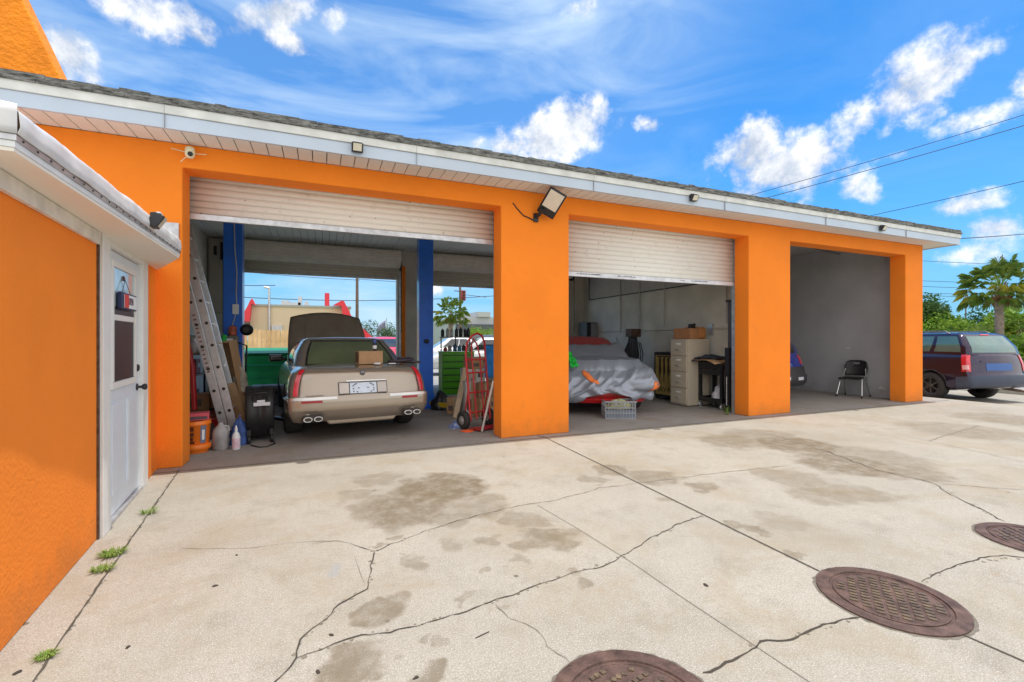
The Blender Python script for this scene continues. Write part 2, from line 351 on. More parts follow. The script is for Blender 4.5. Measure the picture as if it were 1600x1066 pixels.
        gr = G(525, 893); d = N(nt, 'ShaderNodeVectorMath', operation='DISTANCE'); L(wp.outputs[0], d.inputs[0]); d.inputs[1].default_value = (gr.x, gr.y, 0)
        c = mix(rng(d.outputs['Value'], .04, .075, .55, 0), c, (.28,.29,.31))
    L(c, b.inputs['Base Color'])
    bp = N(nt, 'ShaderNodeBump'); bp.inputs['Strength'].default_value = .35; bp.inputs['Distance'].default_value = .004
    L(noise_(120, 5, .7), bp.inputs['Height']); L(bp.outputs[0], b.inputs['Normal'])
    return m
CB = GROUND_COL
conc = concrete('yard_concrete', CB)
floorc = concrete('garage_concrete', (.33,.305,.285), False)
grassm = mat('grass', (.07,.16,.02), .9, var=.3, ns=3, col2=(.16,.26,.04), bump=.5, bs=30)
dirt = mat('lot_asphalt', (.30,.30,.29), .9, var=.1, ns=2, bump=.3, bs=60)
g = MB(); g.grid(lambda u, v: (-300+600*u, -60+560*v, -.30), 40, 40); struct('ground', g, grassm)
def gg(x0, x1, y0, y1, nx, ny, dz=0.0):
    m = MB(); m.grid(lambda u, v: (x0+(x1-x0)*u, y0+(y1-y0)*v, gz(x0+(x1-x0)*u, 0)+dz), nx, ny); return m
struct('concrete_yard', gg(-14, 12.9, -9, 5.62, 20, 10).grid(lambda u, v: (12.9+6.2*u, -9+17.6*v, gz(12.9+6.2*u, 0)), 24, 4), conc)
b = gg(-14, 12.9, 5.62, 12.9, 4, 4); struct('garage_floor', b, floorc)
b = MB(); b.grid(lambda u, v: (-40+52.9*u, 12.9+13*v, -.02), 4, 4); struct('rear_lot', b, dirt)
# street beyond the right-hand drive, with kerb
b = MB(); b.grid(lambda u, v: (19.1+10*u, -40+120*v, -.285), 4, 8); struct('side_street', b, dirt)
b = MB(); b.box(18.95, 19.1, -9, 8.6, -.6, -.14); b.box(12.9, 19.1, 8.6, 8.75, -.6, -.10); struct('kerb', b, mat('kerb_concrete', CB, .9, bump=.2))

# joints and cracks: thin dark lines lying in the slab
crackm = mat('crack_dirt', (.055,.045,.035), .95)
crackf = mat('hairline_crack', (.19,.165,.13), .95)
def ribbon(mb, pts, w, jag=0.0, step=.05):
    P = [G(*p) for p in pts] if len(pts[0]) == 2 else [Vector(p) for p in pts]
    Q = []
    for a, b_ in zip(P, P[1:]):
        n = max(1, int((b_-a).length/step))
        for i in range(n): Q.append(a.lerp(b_, i/n))
    Q.append(P[-1])
    if jag:
        for i in range(1, len(Q)-1):
            k_ = Q[i]*9; Q[i] = Q[i]+Vector((random.uniform(-jag, jag)*.7+jag*2.2*noise.noise(k_), random.uniform(-jag, jag)*.7+jag*2.2*noise.noise(k_+Vector((5,3,1))), 0))
    vs = []
    for i, q in enumerate(Q):
        d = Q[min(i+1, len(Q)-1)]-Q[max(i-1, 0)]; n = Vector((-d.y, d.x, 0)).normalized()
        ww = w*(.3+random.random()*.8)/2 if jag else w/2
        if jag and (i == 0 or i == len(Q)-1): ww *= .3
        for s_ in (-1, 1): p = q+n*ww*s_; vs.append((p.x, p.y, gz(p.x, p.y)+.0035))
    mb.add(vs, [(2*i, 2*i+1, 2*i+3, 2*i+2) for i in range(len(Q)-1)])
cr = MB()
ribbon(cr, [(582,862),(680,825),(745,806),(790,795)], .006, .009, .03)
ribbon(cr, [(585,862),(580,885),(575,920),(530,945),(500,975),(470,1000),(462,1030),(430,1066),(400,1100)], .0085, .007, .035)
ribbon(cr, [(462,1030),(520,1008),(560,995),(620,985),(680,970),(740,950),(800,930),(840,915),(880,900),(930,888),(960,878),(985,862),(1010,845),(1060,820),(1098,805)], .008, .008, .04)
ribbon(cr, [(1098,1052),(1125,1042),(1150,1028),(1190,1003),(1215,1002),(1260,990),(1300,972),(1345,965)], .012, .007, .03)
ribbon(cr, [(1440,910),(1470,895),(1500,880),(1540,872),(1570,868),(1600,871),(1660,874)], .009, .008, .04)
ribbon(cr, [(1290,705),(1370,735),(1430,748),(1462,756),(1480,770),(1530,795),(1570,815)], .011, .012)
ribbon(cr, [(1470,756),(1540,762),(1600,766)], .008, .01)
ribbon(cr, [(490,850),(530,845),(560,855),(585,861)], .006, .006, .04)
struct('pavement_cracks', cr, crackm)
er = MB(); random.seed(19)
for pts in ([(582,862),(680,825),(745,806),(790,795)], [(585,862),(580,885),(575,920),(530,945),(500,975),(470,1000),(462,1030),(430,1066)], [(462,1030),(560,995),(680,970),(800,930),(880,900),(960,878),(1010,845),(1098,805)], [(1098,1052),(1150,1028),(1190,1003),(1260,990),(1345,965)], [(1440,910),(1500,880),(1600,871)], [(1290,705),(1370,735),(1462,756),(1530,795),(1570,815)], [(848,682),(1280,893)], [(281,733),(118,968),(50,1070)]):
    P = [G(*p) for p in pts]
    for a, b in zip(P, P[1:]):
        n = int((b-a).length/.03); d = (b-a).normalized(); nn = Vector((-d.y, d.x, 0))
        for i in range(n):
            if random.random() < .55: continue
            c_ = a.lerp(b, i/n)+nn*random.uniform(-.014,.014); r_ = random.uniform(.004,.013); q_ = random.randint(5, 7)
            er.add([(c_.x+r_*cos(6.283*k/q_)*random.uniform(.6,1.3), c_.y+r_*sin(6.283*k/q_)*random.uniform(.6,1.3), gz(c_.x, 0)+.0018) for k in range(q_)], [tuple(range(q_))])
struct('crack_spalls', er, mat('spalled_edge', (.20,.175,.135), .95, var=.3, ns=40)); random.seed(23)
cr = MB()
ribbon(cr, [(280,858),(340,858),(400,856),(450,849),(490,847),(530,845)], .005, .006)
ribbon(cr, [(790,795),(880,780),(940,762),(1000,755),(1100,742),(1180,733),(1235,728)], .008, .012)
ribbon(cr, [(775,945),(795,965),(840,985),(855,1010),(890,1035)], .005, .006, .03)
ribbon(cr, [(1190,675),(1240,690),(1290,705)], .012, .012)
ribbon(cr, [(1450,690),(1480,680),(1530,665)], .012, .012)
ribbon(cr, [(553,868),(570,915)], .003, .003)
ribbon(cr, [(840,790),(900,825),(985,878),(1060,930),(1180,1010),(1300,1090)], .004)
ribbon(cr, [(1400,678),(1600,722)], .006)
struct('hairline_cracks', cr, crackf)
cr = MB()
ribbon(cr, [(848,682),(1280,893)], .013)
ribbon(cr, [(1488,985),(1640,1052)], .010)
ribbon(cr, [(281,733),(200,850),(118,968),(50,1070),(20,1110)], .012, .003)
ribbon(cr, [(-14,5.62,0),(12.9,5.62,0)], .012)
for y in (7.9, 9.6): ribbon(cr, [(-2.2, y, 0), (11.6, y, 0)], .012)
ribbon(cr, [(2.8,5.62,0),(2.8,11.3,0)], .01)
struct('slab_joints', cr, mat('joint_gap_dark', (.075,.065,.05), .95))  # plain dark strips along the slab joints
# small grass tufts in the left joint
def blades(n, r, h, hseed):
    rnd = random.Random(hseed); mb = MB()
    for i in range(n):
        a = rnd.uniform(0, 2*pi); rr = r*sqrt(rnd.random()); p = Vector((rr*cos(a), rr*sin(a)*.8, 0)); d = Vector((cos(a)+rnd.uniform(-.4,.4), sin(a)+rnd.uniform(-.4,.4), 0))
        hh = h*rnd.uniform(.5, 1); w = Vector((-d.y, d.x, 0)).normalized()*.0025
        q = p+d*hh*.55+Vector((0,0,hh)); q2 = p+d*hh*1.5+Vector((0,0,hh*.75))
        mb.add([p-w, p+w, q+w*.8, q-w*.8, q2], [(0,1,2,3), (3,2,4)])
    return mb
tuftm = mat('tuft_green', (.10,.20,.02), .7, var=.3, ns=30, col2=(.22,.30,.05))
for i, (px, py, n, r, h, lab) in enumerate([(232,803,46,.04,.045,'thin grass tuft in the joint nearest the white door'), (175,868,170,.055,.035,'fullest grass tuft in the joint, between the door and the corner'),
    (160,892,80,.045,.03,'flatter grass tuft in the joint just in front of the fullest one'), (70,1028,80,.028,.022,'small grass tuft in the joint nearest the camera')]):
    o = blades(n, r, h, i).build('grass_tuft', tuftm); o.location = G(px, py); tag(o, lab, 'grass tuft', 'weeds in the left slab joint')
# manhole covers
ironm = mat('rusty_iron', (.055,.032,.026), .65, .3, ns=14, col2=(.165,.10,.08), bump=.5, bs=90)
irond = mat('iron_recess', (.085,.05,.045), .75, .2, var=.3, ns=20)
def manhole(c, r, rot, lab, style):
    t = thing('manhole_cover', lab, 'manhole cover', (c.x, c.y, 0), rot, 'rusty manhole covers')
    m = MB(); n = 56
    vs = []; fs = []
    prof = [(r, .001), (r, .008), (r*.81, .010), (r*.80, .002), (r*.765, .002)]
    m.lathe(prof, n, sm=False); m.f.pop(); m.s.pop(); m.mi.pop(); m.build('frame_ring', ironm, t); q_ = MB(); rd_ = random.Random(int(r*1000)); vs_ = [(r*(1.02+.05*rd_.random())*cos(a_*.0873), r*(1.02+.05*rd_.random())*sin(a_*.0873), .0008) for a_ in range(72)]; q_.add(vs_, [tuple(range(72))]); q_.build('grout_ring', mat('dirty_grout', (.16,.14,.115), .95, var=.4, ns=30), t)
    p = MB(); p.lathe([(r*.765, .001), (r*.765, .007), (r*.755, .0085), (r*.74, .0085), (r*.735, .0055), (.001, .0055)], n, sm=False); p.build('lid', ironm, t)
    k = MB()
    s_ = r*.125
    i = -8
    for i in range(-8, 9):
        for j in range(-6, 7):
            x = i*s_*.82; y = j*s_*1.28
            if style and (i//2+j) % 2: x += s_*.2
            if x*x+y*y < (r*.66)**2:
                k.box(x-s_*.22, x+s_*.22, y-s_*.42, y+s_*.42, .005, .0105) if not style else k.cb((x, y, .008), (s_*.5, s_*.5, .006), (0,0,pi/4*(j % 2)))
    k.build('tread_studs', mat('worn_iron', (.10,.075,.06), .4, .5, ns=22, col2=(.30,.22,.13)), t)
    for a in (0, pi): k = MB(); k.lathe([(r*.05, .0054), (r*.05, .0092), (r*.03, .0092)], 10, Matrix.Translation((r*.69*cos(a), r*.69*sin(a), 0))); k.build('pick_hole', irond, t)
manhole(G(1388,935), .315, .6, 'whole round manhole cover, rusty with a grid of raised studs', 0)
manhole(Vector((.98, 1.32, 0)) if False else at_d(997, 1112, 1.645), .325, .2, 'manhole cover cut off by the bottom edge with diamond studs', 1)
manhole(G(1622,846), .30, 1.0, 'farthest manhole cover, cut off by the right edge', 1)
# litter on the yard
lm = mat('dark_debris', (.05,.04,.03), .9, var=.3)
for i, (px, py, s_, lab) in enumerate([(336,916,.016,'dark leaf scrap on the slab left of the grey patch'),(200,1012,.014,'dark round scrap near the lower left'),(518,993,.013,'dark crumb beside the lower brown stain'),(27,1052,.02,'curled brown leaf near the lower left corner'),
      (497,1051,.016,'crumpled black leaf on the bottom brown stain'),(650,1060,.013,'small dark crumb at the bottom edge'),(1103,915,.02,'black pebble on the slab left of the whole manhole cover'),(370,868,.012,'small dark chip above the leaf scrap')]):
    mb = MB(); rr = random.Random(i); n = 8
    vs = [(s_*cos(2*pi*k/n)*rr.uniform(.6,1.2), s_*.6*sin(2*pi*k/n)*rr.uniform(.6,1.2), .001) for k in range(n)]
    mb.add(vs+[(v[0]*.7, v[1]*.7, .006) for v in vs], [(k, (k+1) % n, (k+1) % n+n, k+n) for k in range(n)]+[tuple(range(n, 2*n))])
    o = mb.build('leaf_scrap', lm); g_ = G(px, py); o.location = (g_.x, g_.y, .0); o.rotation_euler = (0,0,i*1.3); tag(o, lab, 'debris', 'scraps on the concrete')
mb = MB(); mb.tube([G(743,998)+Vector((0,0,.003)), G(764,988)+Vector((0,0,.003))], .002, 5); tag(mb.build('twig', lm), 'thin straight black twig lying on the pale slab', 'twig')
# ================================================================ GARAGE BUILDING
YF, YB, ZO, ZS = 5.8, 12.3, 3.18, 3.43
B_ = thing('garage_building', 'long orange stucco garage with three open bays and a grey shingle roof', 'building')
def xf(px, Y=YF): return at_Y(px, 531, Y).x
XA0, XA1, XB0, XB1, XC0, XC1, XE = xf(285), xf(783), xf(889), xf(1170), xf(1235), xf(1415), xf(1442)
m = MB()
m.prism([(-9,0),(XA0,0),(XA0,ZO),(XA1,ZO),(XA1,0),(XB0,0),(XB0,ZO),(XB1,ZO),(XB1,0),(XC0,0),(XC0,ZO),(XC1,ZO),(XC1,0),(XE,0),(XE,ZS),(-9,ZS)], YF, YF+.3)
m.build('front_wall', orange, B_, bevel=.012)
m = MB(); m.box(12.05, XE-.02, YF+.301, YB, 0, 3.72); m.build('end_wall', greyw, B_); m = MB(); m.box(XE-.018, XE, YF+.301, YB+.28, 0, 3.43); m.build('outer_end_wall', orange, B_)
m = MB(); m.box(7.55, 8.0, YF+.301, YB, 0, 3.72); m.build('partition_wall', greyc, B_)
m = MB(); m.box(-2.65, -2.4, YF+.3, YB, 0, 3.72); m.build('side_wall', greyc, B_)
m = MB(); m.prism([(-2.65,0),(-2.0,0),(-2.0,3.3),(1.83,3.3),(1.83,0),(2.6,0),(2.6,3.25),(6.9,3.25),(6.9,0),(XE,0),(XE,3.72),(-2.65,3.72)], YB, YB+.28); m.build('rear_wall', greyc, B_)
m = MB(); m.box(1.93,2.03,YB-.06,YB-.002,0,3.3); m.build('orange_jamb', orange, B_)
# dado line and conduits on partition wall (X=6.93 plane)
XP = 7.545
pipe = mat('painted_conduit', (.52,.51,.47), .6)
m = MB()
for px, y0, y1 in ((970,430,520),(1000,430,518),(1039,430,512),(1136,440,505)):
    a = at_X(px, y0, XP); b = at_X(px, y1, XP); m.tube([(XP-.02, a.y, 3.68), (XP-.02, a.y, b.z)], .014, 6)
m.tube([(XP-.02,6.5,1.58),(XP-.02,12.2,1.58)], .014, 6)
m.build('conduit', pipe, B_)
m = MB()
a = at_X(921,469,XP); b = at_X(1120,447,XP)
m.box(XP-.004, XP+.02, b.y, a.y, a.z, 3.46); m.build('wall_patch', mat('patched_render', (.47,.46,.45), .9, bump=.5, bs=40), B_)
m = MB(); m.box(XP-.02, XP, b.y, a.y, a.z-.012, a.z+.012); m.box(XP-.02, XP, a.y-.012, a.y+.012, a.z, 3.4); m.build('trim_strip', blackm, B_)
m = MB(); m.box(XP-.05, XP, 7.15, 7.25, 1.45, 1.68); m.build('outlet_box', galv, B_, bevel=.004)
# ceilings and soffit planks
def planks(x0, x1, y0, y1, z, w, gap, mm, name):
    m = MB(); x = x0
    while x < x1: m.box(x, min(x+w-gap, x1), y0, y1, z, z+.02); x += w
    o = m.build(name, mm, B_)
    k = MB(); k.box(x0, x1, y0, y1, z+.024, z+.04); k.build(name+'_backing', mat('groove_brown', (.16,.13,.11), .9), B_)
planks(-2.4, 7.55, YF+.3, YB, 3.69, .15, .008, soffitm, 'ceiling')
m = MB(); m.box(8.0, 12.05, YF+.3, YB, 3.66, 3.69); m.build('bay_ceiling', mat('bay_ceiling_grey', (.42,.42,.42), .9), B_)
YE = 5.385; XR = 12.78; XL = -7.6
planks(XL, XR-.03, YE+.03, YF, ZS, .15, .010, soffitm, 'soffit')
m = MB(); m.box(XE, XR-.03, YF, YB+1.0, ZS, ZS+.02); m.build('end_soffit', soffitm, B_)
m = MB()
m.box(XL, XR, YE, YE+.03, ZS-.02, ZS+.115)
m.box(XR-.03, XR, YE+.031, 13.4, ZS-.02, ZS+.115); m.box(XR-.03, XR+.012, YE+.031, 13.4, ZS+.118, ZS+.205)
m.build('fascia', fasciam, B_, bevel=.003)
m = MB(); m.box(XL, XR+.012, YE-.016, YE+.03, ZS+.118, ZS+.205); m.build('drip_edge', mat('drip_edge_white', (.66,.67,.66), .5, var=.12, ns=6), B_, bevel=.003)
for i in range(8):
    m = MB(); x = -6.3+i*2.44; m.box(x, x+.004, YE-.0175, YE-.0005, ZS-.02, ZS+.2); m.build('fascia_joint', mat('caulk_grey', (.35,.36,.38), .8), B_)
# roof: low hip of shingles
shing = bpy.data.materials.new('grey_shingles'); shing.use_nodes = True; nt = shing.node_tree; L = nt.links.new; bb = nt.nodes['Principled BSDF']
tc_ = N(nt, 'ShaderNodeTexCoord'); mp_ = N(nt, 'ShaderNodeMapping'); mp_.inputs['Scale'].default_value = (6, 6, 26); L(tc_.outputs['Object'], mp_.inputs[0])
nz = N(nt, 'ShaderNodeTexNoise'); nz.inputs['Scale'].default_value = 1.6; nz.inputs['Detail'].default_value = 8; nz.inputs['Roughness'].default_value = .75; L(mp_.outputs[0], nz.inputs['Vector'])
cr_ = N(nt, 'ShaderNodeValToRGB'); cr_.color_ramp.elements[0].position = .38; cr_.color_ramp.elements[0].color = (.035,.035,.034,1); cr_.color_ramp.elements[1].position = .66; cr_.color_ramp.elements[1].color = (.30,.30,.29,1)
L(nz.outputs['Fac'], cr_.inputs[0]); L(cr_.outputs[0], bb.inputs['Base Color']); bb.inputs['Roughness'].default_value = .95
bp = N(nt, 'ShaderNodeBump'); bp.inputs['Strength'].default_value = .8; bp.inputs['Distance'].default_value = .02; L(nz.outputs['Fac'], bp.inputs['Height']); L(bp.outputs[0], bb.inputs['Normal'])
ZE = ZS+.207
def roof_mesh(dz, inset=0):
    m = MB(); e = [(XL-.02, YE-.03, ZE), (XR+.03, YE-.03, ZE), (XR+.03, 13.42, ZE), (XL-.02, 13.42, ZE)]
    r0, r1 = (-2.3, 8.5, 5.01), (6.7, 8.5, 5.01)
    return e, r0, r1
e, r0, r1 = roof_mesh(0)
m = MB()
# rows of shingles with small butt edges so the eave reads in layers
def lerp(a, b, t): return tuple(a[i]+(b[i]-a[i])*t for i in range(3))
def slope(p0, p1, q0, q1, rows):
    rnd = random.Random(3)
    for i in range(rows):
        a0 = lerp(p0, q0, i/rows); a1 = lerp(p1, q1, i/rows); b0 = lerp(p0, q0, min(1, (i+1.25)/rows)); b1 = lerp(p1, q1, min(1, (i+1.25)/rows))
        n = 90 if i < 3 else 40
        for k in range(n):
            u0, u1 = k/n, (k+1)/n-.0006
            h = .018+rnd.random()*.014; h0 = .0
            c = [lerp(a0, a1, u0), lerp(a0, a1, u1), lerp(b0, b1, u1), lerp(b0, b1, u0)]
            t_ = [(c[0][0], c[0][1], c[0][2]+h+.012), (c[1][0], c[1][1], c[1][2]+h+.012), (c[2][0], c[2][1], c[2][2]+.012), (c[3][0], c[3][1], c[3][2]+.012)]
            m.add(list(c)+t_, [(0,1,5,4), (4,5,6,7), (0,4,7,3), (1,2,6,5)])
slope(e[0], e[1], r0, r1, 16)
m.add([e[0], e[1], e[2], e[3], r0, r1], [(1,2,5), (2,3,4,5), (3,0,4)])
roof = m.build('roof', shing, B_)
m = MB(); rnd = random.Random(12); x = XL-.02
while x < XR+.02:
    w_ = rnd.choice((.10,.14,.17,.22)); h_ = .075+rnd.random()*.016
    m.box(x, min(x+w_-.003, XR+.028), YE-.034+rnd.random()*.008, YE+.16, ZE-.004, ZE+.030+rnd.random()*.008); m.box(x+.05, min(x+w_+.047, XR+.028), YE-.012+rnd.random()*.01, YE+.3, ZE+.0385, ZE+h_); x += w_
m.build('shingle_edge', shing, B_)
m = MB(); m.prism([(8.32, 4.955), (8.5, 5.045), (8.68, 4.955), (8.5, 5.02)], -2.35, 6.75, 'x'); m.build('ridge_cap', shing, B_)
# tapered orange tower on the roof, upper left
tw = [at_Y(97,127,6.5), at_Y(33,-5,6.5)]
dxdz = (tw[1].x-tw[0].x)/(tw[1].z-tw[0].z)
m = MB(); zt = 6.6; zb = 3.7
xr0 = tw[0].x+dxdz*(zb-tw[0].z); xr1 = tw[0].x+dxdz*(zt-tw[0].z)
m.add([(-9,6.5,zb), (xr0,6.5,zb), (xr1,6.5,zt), (-9,6.5,zt), (-9,6.85,zb), (xr0-.02,6.85,zb), (xr1-.02,6.85,zt), (-9,6.85,zt)], [(0,1,2,3), (1,5,6,2), (5,4,7,6), (4,0,3,7), (3,2,6,7), (0,4,5,1)])
m.build('roof_tower', mat('tower_stucco', (.92,.27,.012), .9, var=.12, ns=5, bump=2.2, bs=20), B_, bevel=.02)
m = MB(); m.box(-9, xr0+.02, 6.44, 6.5, zb+.0, zb+.42); m.build('tower_flashing', shing, B_)

# roller doors
def curtain(name, x0, x1, y, z0, z1, pitch, mm, parent):
    t = MB(); n = int((z1-z0)/pitch*8)
    def fn(u, v):
        z = z0+(z1-z0)*v; ph = (z/pitch) % 1
        d = .016*(abs(sin(pi*ph))**.6)
        return (x0+(x1-x0)*u, y-d, z)
    t.grid(fn, 1, n, True); o = t.build(name, mm, parent, solid=.002)
    return o
def grimy_banded(name, base):
    m = bpy.data.materials.new(name); m.use_nodes = True; nt = m.node_tree; L = nt.links.new; b = nt.nodes['Principled BSDF']
    tc = N(nt, 'ShaderNodeTexCoord'); mp = N(nt, 'ShaderNodeMapping'); mp.inputs['Scale'].default_value = (1, 1, 13.3); L(tc.outputs['Object'], mp.inputs[0])
    sx = N(nt, 'ShaderNodeSeparateXYZ'); L(mp.outputs[0], sx.inputs[0]); fr = N(nt, 'ShaderNodeMath', operation='FRACT'); L(sx.outputs[2], fr.inputs[0])
    n1 = N(nt, 'ShaderNodeTexNoise'); n1.inputs['Scale'].default_value = 9; n1.inputs['Detail'].default_value = 8; n1.inputs['Roughness'].default_value = .7; L(tc.outputs['Object'], n1.inputs['Vector'])
    r = N(nt, 'ShaderNodeMapRange'); r.inputs[1].default_value = .55; r.inputs[2].default_value = .75; r.inputs[4].default_value = .5; L(n1.outputs['Fac'], r.inputs[0])
    r2 = N(nt, 'ShaderNodeMapRange'); r2.inputs[1].default_value = .0; r2.inputs[2].default_value = .22; r2.inputs[3].default_value = .55; r2.inputs[4].default_value = 0; L(fr.outputs[0], r2.inputs[0])  # darker band along the foot of every slat
    mxn = N(nt, 'ShaderNodeMath', operation='MAXIMUM'); L(r.outputs[0], mxn.inputs[0]); L(r2.outputs[0], mxn.inputs[1])
    mx = N(nt, 'ShaderNodeMix', data_type='RGBA'); L(mxn.outputs[0], mx.inputs[0]); mx.inputs[6].default_value = (*base, 1); mx.inputs[7].default_value = (base[0]*.6, base[1]*.55, base[2]*.5, 1)
    vo = N(nt, 'ShaderNodeTexVoronoi'); vo.inputs['Scale'].default_value = 7; L(tc.outputs['Object'], vo.inputs['Vector'])
    sp = N(nt, 'ShaderNodeMapRange'); sp.inputs[1].default_value = .06; sp.inputs[2].default_value = .1; sp.inputs[3].default_value = .7; sp.inputs[4].default_value = 0; L(vo.outputs['Distance'], sp.inputs[0])
    m2 = N(nt, 'ShaderNodeMix', data_type='RGBA'); L(sp.outputs[0], m2.inputs[0]); L(mx.outputs[2], m2.inputs[6]); m2.inputs[7].default_value = (.25,.2,.16,1)
    L(m2.outputs[2], b.inputs['Base Color']); b.inputs['Roughness'].default_value = .45; return m
curtw = grimy_banded('roller_curtain_cream', (.80,.76,.69)); curtw2 = grimy_banded('roller_curtain_white', (.80,.80,.76)); curtg = grimy_banded('roller_curtain_shade', (.74,.70,.62))
def roller(x0, x1, y, z0, mm, bar, rear=False):
    d = curtain('roller_door', x0-.03, x1+.03, y, z0+.07, 3.3, .0752, mm, B_)
    k = MB(); k.box(x0-.03, x1+.03, y-.035, y+.012, z0, z0+.068); k.build('bottom_bar', bar, d, bevel=.004)
    for xa in (x0-.085, x1+.035):
        k = MB(); k.box(xa, xa+.05, y-.045, y+.035, 0, 3.34); k.build('guide_rail', galv, d, bevel=.003)
    return d
lab1 = mat('bar_print', (.12,.12,.13), .6)
d1 = roller(XA0, XA1, YF+.365, at_Y(500,357,YF+.33).z-.02, curtw, galv)
zb2 = at_Y(1000,436,YF+.33).z-.02
d2 = roller(XB0, XB1, YF+.365, zb2, curtw2, mat('white_bar', (.66,.68,.74), .4, .2, var=.15, ns=10))
k = MB(); rnd = random.Random(2)
for x0, n in ((3.46,2),(3.62,16),(3.95,5),(4.4,14),(5.7,4),(5.95,14)):
    for i in range(n): k.box(x0+i*.026, x0+i*.026+.016, YF+.3265, YF+.331, zb2+.035, zb2+.035+rnd.choice((.008,.014,.018)))
k.build('bar_print', lab1, d2)
def coil(x0, x1, y, z, r, mm):
    t = MB(); n = 46; t2 = []
    for i in range(n+1):
        a = 2*pi*i/n; rr = r+(.012 if i % 2 else 0); t2.append((y+rr*cos(a), z+rr*sin(a)))
    t.prism(t2[:-1], x0, x1, 'x'); return t.build('door_coil', mm, B_)
for (x0, x1, zc) in ((-2.0, 1.83, at_Y(500,432,YB-.05).z), (2.6, 6.9, at_Y(722,449,YB-.05).z)):
    d = roller(x0, x1, YB-.06, zc, curtg, galv); coil(x0-.02, x1+.02, YB-.33, 3.42, .22, mat('coil_cream', (.84,.79,.70), .5))
    for xe in (x0-.045, x1+.03):
        k = MB(); k.lathe([(.12,-.02),(.13,-.02),(.13,.02),(.12,.02)], 18, Matrix.Translation((xe, YB-.33, 3.25)) @ Matrix.Rotation(pi/2, 4, 'Y')); k.build('chain_wheel', blackm, d)
        k = MB()
        k.tube([(xe, YB-.47, 3.3-i*.03) for i in range(60)], [.008+.006*(i % 2) for i in range(60)], 5)
        k.build('hoist_chain', blackm, d)

# ---------------------------------------------------------------- wing with the office door
P0 = Vector((-1.285, 2.66)); P1 = Vector((-1.592, 5.8)); U = (P0-P1).normalized(); NN = Vector((-U.y, U.x));
if NN.x < 0: NN = -NN
WM = Matrix(((U.x, NN.x, 0, P1.x), (U.y, NN.y, 0, P1.y), (0, 0, 1, 0), (0, 0, 0, 1)))   # s along the wall to the camera, n outward, z
def s_of(px):
    r = ray(px); # d*r = P1 + s*U
    det = r[0]*(-U.y)-r[1]*(-U.x); s = (r[0]*P1.y-r[1]*P1.x)/det
    return s
def s_hit(px):
    r = ray(px); a = r[0]; b = r[1]
    # a*d = P1.x + s*U.x ; b*d = P1.y + s*U.y
    s = (a*P1.y-b*P1.x)/(b*U.x-a*U.y); d = (P1.x+s*U.x)/a
    return s, d
def wz(px, py): s, d = s_hit(px); return EYE-(py-531)/F*d
sA, sB = s_hit(225)[0], s_hit(157)[0]     # door opening in the wing wall
ZW = 2.10
m = MB(WM); m.prism([(.0,0),(sA,0),(sA,ZW-.03),(sB,ZW-.03),(sB,0),(3.42,0),(3.42,ZW),(.0,ZW)], -.2, 0, 'y')
wingm = bpy.data.materials['orange_stucco']
wo = m.build('wing_wall', orange, B_, bevel=.006)
m = MB(WM); m.box(3.22, 3.42, -3, -.201, 0, ZW); m.build('wing_end_wall', orange, B_)
# wing roof slab: soffit, fascia, white membrane, metal drip strip
oc = [Vector((-1.175, 4.86)), Vector((-1.097, 2.355))]
def wl(v): d = Vector((v.x-P1.x, v.y-P1.y)); return (d.dot(U), d.dot(NN))
a_, b_ = wl(oc[0]), wl(oc[1])
out_poly = [(0.02,-1.9), (0.02,0.01), a_, b_, (b_[0]+.0, -1.9)]
ZR0 = 2.075
m = MB(WM); m.prism(out_poly, ZR0, ZR0+.015, 'z'); m.build('wing_soffit', mat('wing_soffit_white', (.80,.77,.70), .7, var=.1, ns=6, col2=(.82,.79,.72)), B_)
def off(poly, dd): return [(0.02,-1.9), (0.02,dd*.2), (a_[0]-dd*.3, a_[1]+dd), (b_[0]+dd, b_[1]+dd), (b_[0]+dd,-1.9)]
m = MB(WM); m.prism(off(out_poly,.004), ZR0+.016, ZR0+.040, 'z'); m.build('wing_fascia', mat('wing_fascia_white', (.72,.74,.76), .5, var=.1), B_)
m = MB(WM); m.prism(off(out_poly,.010), ZR0+.041, ZR0+.064, 'z')
m.build('drip_strip', galv, B_)
m = MB(WM)
n = 70; line = []
for i in range(n+1):
    t = i/n; line.append((a_[0]+(b_[0]-a_[0])*t, a_[1]+(b_[1]-a_[1])*t))
def mem(u, v):
    i = u*n; s, nn = line[min(n, int(round(i)))]
    w = .009*noise.noise(Vector((s*4, v*2, 0)))+.006*noise.noise(Vector((s*13, v*3, 4)))
    prof = [(.014, ZR0+.065), (.02, ZR0+.09), (.016, ZR0+.15), (-.01, ZR0+.18), (-.10, ZR0+.20), (-1.9, ZR0+.25)]
    k = v*5; j = min(4, int(k)); f = k-j
    dn = prof[j][0]*(1-f)+prof[j+1][0]*f; z = prof[j][1]*(1-f)+prof[j+1][1]*f
    return (s+(.015 if u > .999 else 0), nn+dn+w*(1 if 0 < v < .8 else .2), z+w*.5)
m.grid(mem, n, 20); 
m.grid(lambda u, v: (b_[0]+.015, b_[1]+.014-u*2.2, ZR0+.065+(.115+.02*min(1,u*8)+.01*noise.noise(Vector((u*9,v,2))))*v), 20, 4)
m.build('membrane_roof', mat('white_membrane', (.66,.66,.67), .38, var=.12, ns=5, bump=.6, bs=5), B_, solid=.003)
m = MB(WM)
for i in range(0, n, 3):
    s, nn = line[i]; m.lathe([(.006,0),(.004,.004)], 8, Matrix.Translation((s, nn+.0105, ZR0+.053)) @ Matrix.Rotation(-pi/2, 4, 'X'))
m.build('strip_screw', blackm, B_)
